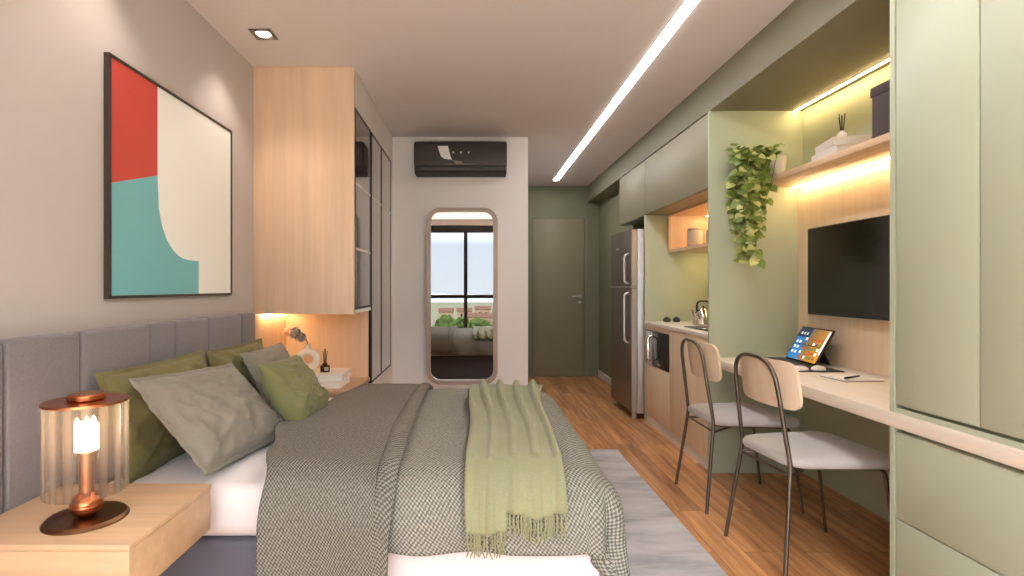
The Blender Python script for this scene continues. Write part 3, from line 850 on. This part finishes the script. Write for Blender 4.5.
sf = thing('wall_shelf', 'light oak wall shelf above the television in the desk niche', 'shelf', (1.87, 2.5, 1.767))
build('board', bx(1.74, XR-0.001, 1.855, 3.279, 1.767, 1.80, 0.001), 'oak_y', sf)
def strip(x, y0, y1, z, label, m='led_warm'):
    o = thing('led_strip', label, 'light strip', (x, (y0+y1)/2, z))
    build('housing', bx(x-0.009, x+0.009, y0, y1, z-0.004, z-0.0005), 'white_plastic', o)
    build('diffuser', bx(x-0.0045, x+0.0045, y0+0.003, y1-0.003, z-0.008, z-0.0042), m, o)
strip(1.975, 1.86, 3.275, 2.24, 'warm LED strip under the bulkhead above the wall shelf')
strip(1.965, 1.86, 3.275, 1.767, 'warm LED strip under the oak wall shelf')

tv = thing('television', 'black flat television mounted on the oak panel above the desk', 'television', (1.97, 2.675, 0.99))
build('panel', bx(1.957, 1.985, 2.225, 3.12, 0.99, 1.493, 0.004), 'black_screen', tv)
build('screen', bx(1.9555, 1.9568, 2.232, 3.113, 1.002, 1.486), 'black_gloss', tv)
build('wall_bracket', bx(1.986, 1.9995, 2.45, 2.9, 1.1, 1.4), 'black_metal', tv)

# books, diffuser and box on the shelf
book('white book flat on the wall shelf, lowest of the pair', 1.785, 1.965, 2.58, 2.83, 1.801, 1.848, -8, 'books on the wall shelf')
book('white book on top of another on the wall shelf', 1.79, 1.96, 2.60, 2.81, 1.849, 1.893, -12, 'books on the wall shelf')
diffuser(1.845, 2.665, 1.894, 0.022, 0.04, 'white_plastic', 'small white reed diffuser with dark reeds on the shelf books', 6, 0.085, None)
sb = thing('storage_box', 'dark mauve lidded storage box on the oak wall shelf', 'box', (1.88, 2.26, 1.801))
build('body', bx(1.803, 1.968, 2.107, 2.408, 1.801, 2.02, 0.003), 'box_grey', sb)
build('lid', bx(1.798, 1.973, 2.102, 2.413, 2.008, 2.052, 0.003), 'box_grey', sb)

# trailing plant
px_, py_ = 1.80, 3.165
pl = thing('potted_pothos', 'trailing pothos in a white pot at the end of the wall shelf', 'plant', (px_, py_, 1.80))
build('pot', lathe(bm_new(), [(0, 0.001), (0.045, 0.001), (0.056, 0.12), (0.06, 0.125), (0.052, 0.125), (0.045, 0.10), (0, 0.10)], (px_, py_, 1.80), 32), 'ceramic', pl)
build('soil', lathe(bm_new(), [(0, 0.101), (0.044, 0.101), (0.046, 0.106), (0, 0.112)], (px_, py_, 1.80), 24), 'soil', pl)
stems = bm_new(); la = bm_new()
rnd = random.Random(3)
def leaf(bm, p, d, up, s, mi):
    d = d.normalized(); side = d.cross(up).normalized(); nrm = side.cross(d)
    prof = [(0, 0), (-0.12, 0.28), (0.08, 0.46), (0.36, 0.48), (0.7, 0.28), (1.0, 0.0)]
    c = [bm.verts.new(p + d*s*a + nrm*s*(-0.06*a*a)) for a, b in prof[0:1]]
    mid = [bm.verts.new(p + d*s*a - nrm*s*0.12*a*a) for a in (0.2, 0.5, 0.8)]
    tip = bm.verts.new(p + d*s - nrm*s*0.16)
    for sg in (1, -1):
        o = [bm.verts.new(p + d*s*a + side*sg*s*b + nrm*s*(0.16*b - 0.12*a*a)) for a, b in prof[1:5]]
        for q in ((c[0], o[0], o[1], mid[0]), (mid[0], o[1], o[2], mid[1]), (mid[1], o[2], o[3], mid[2]), (mid[2], o[3], tip)):
            f = bm.faces.new(q if sg > 0 else q[::-1]); f.material_index = mi
for k in range(34):
    # vines leave the pot, pass the shelf front and hang
    hx = 1.55 + 0.19*rnd.random() - 0.03*(k % 3 == 0); hy = 3.17 + rnd.uniform(-0.12, 0.07)
    zb = 1.86 - rnd.random()**0.8*0.56
    pts = [(px_ + rnd.uniform(-0.02, 0.02), py_ + rnd.uniform(-0.02, 0.02), 1.91), (px_ - 0.06, py_ + rnd.uniform(-0.03, 0.03), 1.955 + rnd.uniform(-0.03, 0.03)), (hx + 0.03, hy, 1.92 + rnd.uniform(-0.02, 0.04)), (hx, hy, 1.80)]
    z = 1.80
    ttaper = 0
    while z > zb:
        z -= 0.07; ttaper += 1
        cx = 1.615 + (1.66-1.615)*0
        pts.append((hx + (1.625-hx)*min(1, (1.80-z)/0.5) + rnd.uniform(-0.012, 0.012), hy + rnd.uniform(-0.012, 0.012), z))
    P = fillet(pts, 0.03, 3)
    tube(stems, P, 0.0018, 5)
    acc = 0
    for i in range(4, len(P)):
        acc += (P[i]-P[i-1]).length
        if acc > 0.017:
            acc = 0
            an = rnd.uniform(0, 2*PI)
            d = Vector((math.cos(an)*0.9 - 0.5, math.sin(an)*0.8 - 0.35, rnd.uniform(-0.9, 0.15)))
            upv = Vector((rnd.uniform(-0.8, 0.2), -0.9+rnd.uniform(-0.4, 0.4), 0.6))
            leaf(la, P[i] + d*0.012, d, upv, rnd.uniform(0.034, 0.054), 0 if rnd.random() < 0.72 else 1)
for k in range(80):
    p = Vector((px_ - 0.02 - rnd.random()*0.26, py_ + rnd.uniform(-0.09, 0.06), 1.90 + rnd.random()*0.085))
    an = rnd.uniform(0, 2*PI); d = Vector((math.cos(an) - 0.4, math.sin(an) - 0.3, rnd.uniform(-0.6, 0.6)))
    leaf(la, p, d, Vector((-0.3, -0.7, 0.8)), rnd.uniform(0.034, 0.054), 0 if rnd.random() < 0.72 else 1)
build('vine', stems, 'stem', pl)
build('foliage', la, ['leaf', 'leaf_light'], pl, smooth=60)

# desk objects
km = thing('desk_mat', 'charcoal mat on the desk under the tablet and mouse', 'desk mat', (1.74, 2.95, DZ))
build('mat', bx(1.60, 1.88, 2.695, 3.235, DZ+0.001, DZ+0.006, 0.002), 'dark_plastic', km)
tb_c = Vector((1.853, 3.03, DZ+0.007))
tb = thing('tablet', 'tablet with colourful app screen tilted on a stand on the desk', 'tablet', tuple(tb_c), math.radians(-5))
lean = math.radians(28)
TM = Matrix.Translation((0, 0, 0.003)) @ Matrix.Rotation(lean, 4, 'Y')   # plane: y = width, z = height, faces -x
def tl(bm): bm.transform(TM); return bm
build('case', tl(bx(0.0, 0.009, -0.162, 0.162, 0, 0.215, 0.004, 3)), 'black_gloss', tb, world=False)
sc_ = bm_new()
V = surf(sc_, lambda u, v: (-0.0006, 0.154-0.308*u, 0.008+0.199*v), 1, 1, lambda u, v: (u, v))
build('screen', tl(sc_), 'screen', tb, world=False, smooth=0)
rnd = random.Random(5)
ic = bm_new()
def icon(y, z, w, h, mi):
    vs = [ic.verts.new((-0.0012, yy, zz)) for yy, zz in ((y, z), (y-w, z), (y-w, z+h), (y, z+h))]
    ic.faces.new(vs).material_index = mi
icon(0.154, 0.150, 0.125, 0.057, 1)
for i in range(3): icon(0.13-0.03*i, 0.165, 0.016, 0.016, 0)
for i in range(2):
    for j in range(3): icon(0.135-0.034*i, 0.098-0.033*j+0.012, 0.018, 0.016, 0)
for i in range(6):
    for j in range(5): icon(0.052-0.031*i, 0.132-0.028*j, 0.019, 0.017, rnd.choice([2, 3, 4, 2, 0]))
icon(-0.135, 0.06, 0.017, 0.14, 0)
build('icons', tl(ic), ['ico_white', 'ico_dark', 'ico_red', 'ico_green', 'ico_brown'], tb, world=False, smooth=0)
sd = bm_new(); poly_prism(sd, [(0.055, -0.12, 0.10), (0.105, -0.12, 0), (0.1, -0.12, 0), (0.045, -0.12, 0.095)], (0, 0.24, 0))
build('stand', sd, 'dark_plastic', tb, world=False)

def blob(name, label, cat, x, y, z, a, b, h, rot, mat):
    bm = bm_new(); n = 24
    V = [[None]*n for _ in range(9)]
    for i in range(9):
        f = i/8; rr = math.sqrt(max(0, 1-f**2.4))
        for j in range(n):
            an = 2*PI*j/n; ca, sa = math.cos(an), math.sin(an)
            V[i][j] = bm.verts.new((a*math.copysign(abs(ca)**0.7, ca)*max(rr, 0.02), b*math.copysign(abs(sa)**0.7, sa)*max(rr, 0.02), h*f))
    for i in range(8):
        for j in range(n): bm.faces.new((V[i][j], V[i][(j+1) % n], V[i+1][(j+1) % n], V[i+1][j]))
    bm.faces.new(V[8]); bm.faces.new(V[0][::-1])
    o = build(name, bm, mat, None, 60)
    o.location = (x, y, z); o.rotation_euler = (0, 0, rot)
    tag(o, label, cat); return o
blob('computer_mouse', 'long white mouse on the charcoal desk mat', 'mouse', 1.665, 2.735, DZ+0.0065, 0.058, 0.03, 0.022, 0.25, 'white_plastic')
blob('earbud_case', 'small white rounded case on the desk mat beside the mouse', 'case', 1.772, 2.735, DZ+0.0065, 0.034, 0.025, 0.024, 0.1, 'white_plastic')
blob('power_adapter', 'tiny white block on the desk mat behind the chair back', 'adapter', 1.64, 2.86, DZ+0.0065, 0.03, 0.018, 0.02, 0.1, 'white_plastic')
nb = thing('notebook', 'white notebook lying flat on the desk near the cabinet', 'notebook', (1.775, 2.50, DZ), math.radians(4))
build('cover', bx(-0.095, 0.095, -0.082, 0.082, 0.001, 0.003), 'steel', nb, world=False)
build('pages', bx(-0.094, 0.094, -0.081, 0.081, 0.0032, 0.011), 'paper', nb, world=False)
pn = bm_new(); tube(pn, [(0, -0.06, 0), (0, -0.05, 0), (0, 0.065, 0), (0, 0.072, 0)], [0.001, 0.004, 0.004, 0.003], 10)
po = build('pen', pn, 'black_gloss', None); po.location = (1.745, 2.46, DZ+0.0155); po.rotation_euler = (0, 0, math.radians(-62)); tag(po, 'black pen on the white notebook', 'pen')

# ------------------------------------------------------------------ chairs
def chair(loc, rotz, label):
    o = thing('chair', label, 'chair', loc, rotz, 'chairs at the desk')
    r = 0.0088
    zt = 0.862
    arch = [(-0.245, 0.205, 0.0), (-0.19, 0.160, 0.445), (-0.248, 0.137, zt), (-0.248, -0.137, zt), (-0.19, -0.160, 0.445), (-0.245, -0.205, 0.0)]
    build('back_frame', tube(bm_new(), fillet(arch, [0.03, 0.12, 0.12, 0.03], 10), r, 12), 'gunmetal', o, world=False)
    for s in (1, -1):
        build('leg', tube(bm_new(), fillet([(0.245, s*0.2, 0), (0.185, s*0.185, 0.43), (-0.185, s*0.158, 0.437)], 0.03), r*0.85, 12), 'gunmetal', o, world=False)
    cb = bm_new()
    tube(cb, [(-0.195, -0.162, 0.405), (-0.195, 0.162, 0.405)], r*0.6, 10)
    tube(cb, [(0.18, -0.186, 0.425), (0.18, 0.186, 0.425)], r*0.7, 10)
    tube(cb, [(-0.195, -0.162, 0.40), (0.02, -0.06, 0.43)], r*0.7, 10)
    tube(cb, [(-0.195, 0.162, 0.40), (0.02, 0.06, 0.43)], r*0.7, 10)
    build('stretcher', cb, 'gunmetal', o, world=False)
    # seat cushion
    bm = bm_new(); nn = 11
    base = rrect(0.46, 0.44, 0.085, 7)
    def sq(p, k, z): return (0.022 + p[0]*k*1.0, p[1]*k*(0.94 + 0.42*p[0]), z + 0.012*max(0, -p[0]*0.4))
    rings = []
    for k, z in ((0.90, 0.436), (0.975, 0.438), (1.0, 0.446), (1.0, 0.458), (0.975, 0.470), (0.9, 0.477), (0.6, 0.482), (0.25, 0.484)):
        rings.append([bm.verts.new(sq(p, k, z)) for p in base])
    for A, B in zip(rings[:-1], rings[1:]):
        for i in range(len(base)):
            j = (i+1) % len(base); bm.faces.new((A[i], A[j], B[j], B[i]))
    bm.faces.new(rings[-1]); bm.faces.new(rings[0][::-1])
    build('seat', bm, 'seat_fabric', o, world=False, smooth=60)
    # curved plywood backrest
    W, H, zc = 0.38, 0.195, 0.757
    outline = rrect(W, H, 0.045, 6)
    bm = bm_new()
    prof = sorted(set(round(p[0], 4) for p in outline)); 
    def bend(y): return -0.198 + 0.040*(abs(y)/0.195)**2.0
    nu, nv = 28, 8
    def edge(y):
        a = abs(y); q = W/2-0.045
        return H/2 if a <= q else H/2-0.045+math.sqrt(max(0, 0.045**2-(a-q)**2))
    F, B = [], []
    for i in range(nu+1):
        y = -W/2 + W*i/nu
        if i < 5: y = -W/2 + 0.045*(1-math.cos(PI/2*i/5)) if i else -W/2
        if i > nu-5: y = W/2 - 0.045*(1-math.cos(PI/2*(nu-i)/5)) if i < nu else W/2
        e = edge(y)
        F.append([bm.verts.new((bend(y)-0.006 - 0.026*((zc+e*(2*j/nv-1))-0.66)/0.2, y, zc+e*(2*j/nv-1))) for j in range(nv+1)])
        B.append([bm.verts.new((bend(y)+0.006 - 0.026*((zc+e*(2*j/nv-1))-0.66)/0.2, y, zc+e*(2*j/nv-1))) for j in range(nv+1)])
    for i in range(nu):
        for j in range(nv):
            bm.faces.new((F[i][j], F[i][j+1], F[i+1][j+1], F[i+1][j])); bm.faces.new((B[i][j], B[i+1][j], B[i+1][j+1], B[i][j+1]))
        bm.faces.new((F[i][0], F[i+1][0], B[i+1][0], B[i][0])); bm.faces.new((F[i][nv], B[i][nv], B[i+1][nv], F[i+1][nv]))
    for i in (0, nu):
        for j in range(nv): bm.faces.new((F[i][j], B[i][j], B[i][j+1], F[i][j+1]))
    bmesh.ops.recalc_face_normals(bm, faces=bm.faces[:])
    build('backrest', bm, 'chair_ply', o, world=False)
    return o
ch = chair((1.42, 2.267, 0), math.radians(5), 'metal framed chair with oak back and grey seat, beside the tall cabinet')
dup(ch, (1.42, 2.8925, 0), 0, 'metal framed chair with oak back and grey seat, beside the kitchen partition')

# ------------------------------------------------------------------ kitchen
uc = thing('upper_cabinet', 'olive upper cabinets above the kitchen niche and fridge', 'cabinet', (1.74, 4.3, 1.765))
build('body', bx(1.472, XR-0.001, 3.302, 5.33, 1.766, 2.238), 'olive_lac', uc)
for a, b in ((3.304, 4.535), (4.54, 5.328)):
    build('door', bx(1.452, 1.471, a, b, 1.768, 2.233, 0.0015), 'olive_lac', uc)
solo('end_panel', bx(1.452, XR-0.001, 4.53, 4.548, 0, 1.764, 0.001), 'green', 'sage end panel between the fridge and the kitchen counter', 'panel', (1.74, 4.54, 0))
cu = thing('cubby_shelf', 'open oak wall shelf box above the kitchen counter', 'shelf', (1.84, 3.9, 1.443))
build('board', bx(1.647, XR-0.001, 3.302, 4.528, 1.443, 1.463), 'oak_y', cu)
build('side_panel', bx(1.647, XR-0.001, 4.508, 4.528, 1.464, 1.764), 'oak_panel', cu)
build('back_panel', bx(XR-0.016, XR-0.001, 3.302, 4.507, 1.464, 1.764), 'oak_panel', cu)
build('top', bx(1.647, XR-0.017, 3.302, 4.507, 1.750, 1.764), 'oak_y', cu)
strip(1.95, 3.31, 4.46, 1.7495, 'warm LED strip inside the oak kitchen shelf box')
strip(1.97, 3.31, 4.45, 1.4425, 'warm LED strip under the oak kitchen shelf box')
def canister(x, y, r, h, label):
    o = thing('canister', label, 'canister', (x, y, 1.463), 0, 'canisters in the kitchen shelf')
    build('jar', lathe(bm_new(), [(0, 0.001), (r*0.95, 0.001), (r, 0.008), (r, h*0.82), (r*0.9, h*0.88), (0, h*0.88)], (x, y, 1.463), 32), 'white_plastic', o)
    build('lid', lathe(bm_new(), [(0, h*0.88+0.001), (r*0.92, h*0.88+0.001), (r*0.92, h-0.004), (r*0.86, h), (0, h)], (x, y, 1.463), 32), 'steel_light', o)
canister(1.77, 4.27, 0.058, 0.16, 'larger white lidded canister on the oak kitchen shelf')
canister(1.80, 4.02, 0.045, 0.12, 'smaller white canister on the kitchen shelf, partly hidden by the partition')

bc = thing('base_cabinet', 'oak base cabinet with the microwave recess beside the fridge', 'cabinet', (1.74, 4.25, 0))
b = bm_new()
box(b, 1.472, XR-0.001, 3.962, 4.528, 0.075, 0.497); box(b, 1.472, XR-0.001, 4.503, 4.528, 0.498, 0.83); box(b, 1.472, XR-0.001, 3.962, 3.975, 0.498, 0.83)
box(b, 1.472, XR-0.001, 3.976, 4.502, 0.80, 0.83); box(b, 1.95, XR-0.001, 3.976, 4.502, 0.498, 0.799)
build('body', b, 'cab_oak', bc)
build('drawer', bx(1.452, 1.471, 3.964, 4.527, 0.078, 0.503, 0.0012), 'cab_oak', bc)
build('rail', bx(1.453, 1.471, 3.964, 4.527, 0.793, 0.83), 'cab_oak', bc)
build('plinth', bx(1.462, 1.50, 3.962, 4.528, 0, 0.074), 'trim_white', bc, label='white plinth')
bd = thing('base_cabinet', 'oak base cabinet with a plain door behind the chairs', 'cabinet', (1.74, 3.63, 0))
build('body', bx(1.472, XR-0.001, 3.302, 3.961, 0.075, 0.83), 'cab_oak', bd)
build('door', bx(1.452, 1.471, 3.304, 3.960, 0.078, 0.828, 0.0012), 'cab_oak', bd)
build('plinth', bx(1.462, 1.50, 3.302, 3.961, 0, 0.074), 'trim_white', bd, label='white plinth')
ct = thing('worktop', 'pale stone kitchen worktop with a raised back edge', 'worktop', (1.74, 3.9, 0.831))
build('slab', bx(1.445, XR-0.001, 3.302, 4.528, 0.831, 0.858, 0.002), 'stone', ct)
build('upstand', bx(XR-0.016, XR-0.001, 3.302, 4.528, 0.8585, 0.92), 'stone', ct)
ck = thing('cooktop', 'black glass cooktop set on the kitchen worktop', 'cooktop', (1.74, 3.62, 0.858))
build('glass', bx(1.52, 1.94, 3.40, 3.86, 0.859, 0.866, 0.002), 'black_gloss', ck)
for x, y in ((1.63, 3.5), (1.63, 3.74), (1.83, 3.5), (1.83, 3.74)):
    build('burner', lathe(bm_new(), [(0, 0.8662), (0.07, 0.8662), (0.07, 0.869), (0.06, 0.869), (0, 0.868)], (x, y, 0), 32), 'dark_plastic', ck)
for x, y, lab in ((1.60, 4.42, 'small dark lidded pot on the worktop corner, closer to the worktop edge'), (1.68, 4.42, 'small dark lidded pot on the worktop corner, closer to the back')):
    o = thing('spice_pot', lab, 'pot', (x, y, 0.858), 0, 'small pots on the worktop')
    build('body', lathe(bm_new(), [(0, 0.001), (0.026, 0.001), (0.03, 0.02), (0.024, 0.032), (0, 0.032)], (x, y, 0.858), 20), 'dark_plastic', o)
    build('lid', lathe(bm_new(), [(0, 0.0325), (0.022, 0.0325), (0.018, 0.038), (0.005, 0.04), (0.005, 0.045), (0, 0.046)], (x, y, 0.858), 20), 'black_gloss', o)
kx, ky, kz = 1.735, 4.03, 0.8585
ke = thing('kettle', 'chrome kettle with dark handle on the kitchen worktop', 'kettle', (kx, ky, kz))
build('body', lathe(bm_new(), [(0, 0.001), (0.068, 0.001), (0.074, 0.012), (0.068, 0.06), (0.05, 0.1), (0.036, 0.118), (0, 0.118)], (kx, ky, kz), 36), 'chrome', ke)
build('lid', lathe(bm_new(), [(0, 0.1185), (0.035, 0.1185), (0.026, 0.13), (0.008, 0.134), (0.01, 0.148), (0, 0.152)], (kx, ky, kz), 28), 'chrome', ke)
build('spout', tube(bm_new(), [(kx-0.055, ky-0.01, kz+0.05), (kx-0.085, ky-0.015, kz+0.085), (kx-0.098, ky-0.017, kz+0.12)], [0.018, 0.012, 0.009], 12), 'chrome', ke)
build('handle', tube(bm_new(), fillet([(kx-0.045, ky, kz+0.10), (kx-0.05, ky, kz+0.185), (kx+0.05, ky, kz+0.185), (kx+0.045, ky, kz+0.10)], 0.04), 0.007, 10), 'black_gloss', ke)
mw = thing('microwave', 'built-in dark glass microwave under the worktop beside the fridge', 'microwave', (1.7, 4.24, 0.505))
build('body', bx(1.462, 1.93, 3.982, 4.497, 0.506, 0.786), 'steel', mw)
build('door', bx(1.449, 1.461, 3.984, 4.335, 0.508, 0.784, 0.002), 'black_gloss', mw)
build('control_panel', bx(1.449, 1.461, 4.338, 4.495, 0.508, 0.784, 0.002), 'steel_light', mw)
build('handle', tube(bm_new(), fillet([(1.449, 4.35, 0.54), (1.42, 4.35, 0.555), (1.42, 4.35, 0.735), (1.449, 4.35, 0.75)], 0.02), 0.008, 10), 'chrome', mw)
for i in range(4): build('button', bx(1.446, 1.4488, 4.405, 4.455, 0.545+0.055*i, 0.57+0.055*i, 0.001), 'dark_plastic', mw)
build('badge', bx(1.447, 1.4488, 4.14, 4.20, 0.528, 0.538), 'steel_light', mw)

# fridge
FX = 1.354
fg = thing('fridge', 'tall dark steel fridge with two doors beside the kitchen counter', 'fridge', (1.68, 4.94, 0))
build('body', bx(FX+0.056, XR-0.01, 4.60, 5.28, 0.05, 1.655, 0.006), 'steel_light', fg, label='pale steel side')
for z0, z1, hz0, hz1 in ((0.06, 1.142, 0.66, 1.10), (1.156, 1.655, 1.18, 1.44)):
    d = build('door', bx(FX, FX+0.054, 4.60, 5.28, z0, z1, 0.006, 3), 'steel', fg, label='dark steel door')
    build('handle', tube(bm_new(), fillet([(FX, 4.665, hz0), (FX-0.04, 4.665, hz0+0.015), (FX-0.04, 4.665, hz1-0.015), (FX, 4.665, hz1)], 0.02), 0.011, 10), 'steel_light', d)
    build('edge_strip', bx(FX+0.008, FX+0.05, 4.5975, 4.5998, z0+0.005, z1-0.005), 'steel_light', d)
build('divider', bx(FX-0.004, FX+0.05, 4.60, 5.28, 1.1425, 1.1555), 'steel_light', fg)
build('badge', bx(FX-0.003, FX-0.0002, 4.98, 5.08, 1.50, 1.515), 'steel_light', fg)
for x, y in ((FX+0.04, 4.64), (FX+0.04, 5.24), (1.95, 4.64), (1.95, 5.24)):
    build('foot', lathe(bm_new(), [(0, 0), (0.02, 0), (0.02, 0.055), (0, 0.055)], (x, y, 0), 16), 'steel_light', fg)

# ------------------------------------------------------------------ outside, seen in the mirror
struct('ground_outside', bx(-500, 500, -1000, -6, -26, -25), 'land', label='distant land below the window', cat='ground')
hl = bm_new()
surf(hl, lambda u, v: (-500+1000*u, -900 - 90*v, -26 + (10 + 9*N3(u*14, 0.3) + 5*N3(u*40, 2))*math.sin(PI*min(1, v*1.0))), 90, 8)
struct('hills', hl, 'hill', label='low hazy hills on the horizon outside the window', cat='hills')
rnd = random.Random(11)
def tree(x, y, h, r, label):
    o = thing('tree', label, 'tree', (x, y, -25), 0, 'trees outside the window')
    build('trunk', tube(bm_new(), [(x, y, -25), (x, y, -25+h*0.6)], [r*0.1, r*0.06], 8), 'bark', o)
    b = bm_new()
    for k in range(11):
        c = Vector((x + rnd.uniform(-0.55, 0.55)*r, y + rnd.uniform(-0.55, 0.55)*r, -25 + h - r*0.9 + rnd.uniform(-0.5, 0.5)*r))
        ret = bmesh.ops.create_icosphere(b, subdivisions=3, radius=r*rnd.uniform(0.38, 0.6), matrix=Matrix.Translation(c))
        for v in ret['verts']:
            d = (v.co-c); v.co = c + d*(1 + 0.35*N3(v.co.x*0.9, v.co.y*0.9, v.co.z*0.9))
    build('crown', b, 'tree_leaf', o, smooth=0)
for (x, y, h, r) in ((-11.5, -120, 16.5, 4.6), (-5.5, -128, 18.2, 4.8), (0.5, -150, 16.5, 4.0), (-8, -185, 14, 5), (3.0, -210, 13, 4.5), (8.0, -200, 11.5, 4.0)):
    tree(x, y, h, r, 'leafy green tree outside, reflected low in the wall mirror')
def house(x, y, w, d, h, label):
    o = thing('house', label, 'house', (x, y, -25), 0, 'houses outside the window')
    build('walls', bx(x-w/2, x+w/2, y-d/2, y+d/2, -25, -25+h), 'house', o)
    rb = bm_new(); e = 0.4
    poly_prism(rb, [(x-w/2-e, y-d/2-e, -25+h+0.01), (x-w/2-e, y+d/2+e, -25+h+0.01), (x-w/2-e, y, -25+h+d*0.28)], (w+2*e, 0, 0))
    build('roof', rb, 'tile', o, smooth=0)
    for k in range(2): build('pane', bx(x-w*0.25+k*w*0.4, x-w*0.1+k*w*0.4, y+d/2, y+d/2+0.05, -25+h*0.5, -25+h*0.78), 'black_gloss', o)
for (x, y, w, d, h) in ((4, -260, 8, 9, 7), (14, -250, 9, 8, 9), (9, -310, 10, 9, 8), (0, -330, 9, 9, 7), (17, -340, 10, 8, 10), (6, -400, 12, 9, 9), (-8, -390, 11, 9, 8), (-20, -360, 10, 9, 9)):
    house(x, y, w, d, h, 'plaster house with terracotta roof outside, reflected low in the wall mirror')

# ------------------------------------------------------------------ sky and daylight
W = bpy.data.worlds.new('World'); S.world = W; W.use_nodes = True
nt = W.node_tree; bg = nt.nodes['Background']
tc = nt.nodes.new('ShaderNodeTexCoord'); sx = nt.nodes.new('ShaderNodeSeparateXYZ'); nt.links.new(tc.outputs['Generated'], sx.inputs[0])
col = ramp(nt, sx.outputs[2], [(0.0, (0.86, 0.90, 0.96, 1)), (0.10, (0.80, 0.87, 0.97, 1)), (0.5, (0.98, 0.98, 1.0, 1))])
mr = nt.nodes.new('ShaderNodeMapRange'); mr.inputs['From Min'].default_value = 0.08; mr.inputs['From Max'].default_value = 0.6
SKY_LO, SKY_HI = 0.62, 13.0
mr.inputs['To Min'].default_value = SKY_LO; mr.inputs['To Max'].default_value = SKY_HI
nt.links.new(sx.outputs[2], mr.inputs['Value']); nt.links.new(mr.outputs[0], bg.inputs['Strength']); nt.links.new(col, bg.inputs['Color'])
sun = light('sun', 'SUN', (0, -8, 12), 13, (255, 250, 244), None, rot=(math.radians(36), 0, math.radians(-8)), angle=math.radians(3))
po = light('window_portal', 'AREA', (0.11, YB-0.12, 1.15), 1, (255, 255, 255), None, rot=(PI/2, 0, 0), shape='RECTANGLE', size=2.6, size_y=2.28)
po.rotation_euler = (-PI/2, 0, 0); po.rotation_euler = (PI/2, 0, PI)
po.data.cycles.is_portal = True

# ------------------------------------------------------------------ camera and view
cam = bpy.data.cameras.new('Camera'); co = bpy.data.objects.new('Camera', cam); C.objects.link(co); S.camera = co
co.location = (0, 0, 1.15); co.rotation_euler = (PI/2, 0, 0)
cam.sensor_width = 36; cam.lens = 530/1024*36; cam.shift_x = 37/1024; cam.shift_y = -1/1024; cam.clip_start = 0.02; cam.clip_end = 3000
vs = S.view_settings; S.display_settings.display_device = 'sRGB'
vs.view_transform = 'Standard'; vs.look = 'None'; vs.gamma = 1; vs.use_curve_mapping = False; vs.exposure = 0.84
cy = S.cycles
cy.use_denoising = True
try: cy.denoiser = 'OPENIMAGEDENOISE'
except Exception: pass
cy.max_bounces = 10; cy.diffuse_bounces = 6; cy.glossy_bounces = 5; cy.transparent_max_bounces = 12; cy.transmission_bounces = 6
cy.sample_clamp_indirect = 6; cy.caustics_reflective = False; cy.caustics_refractive = False
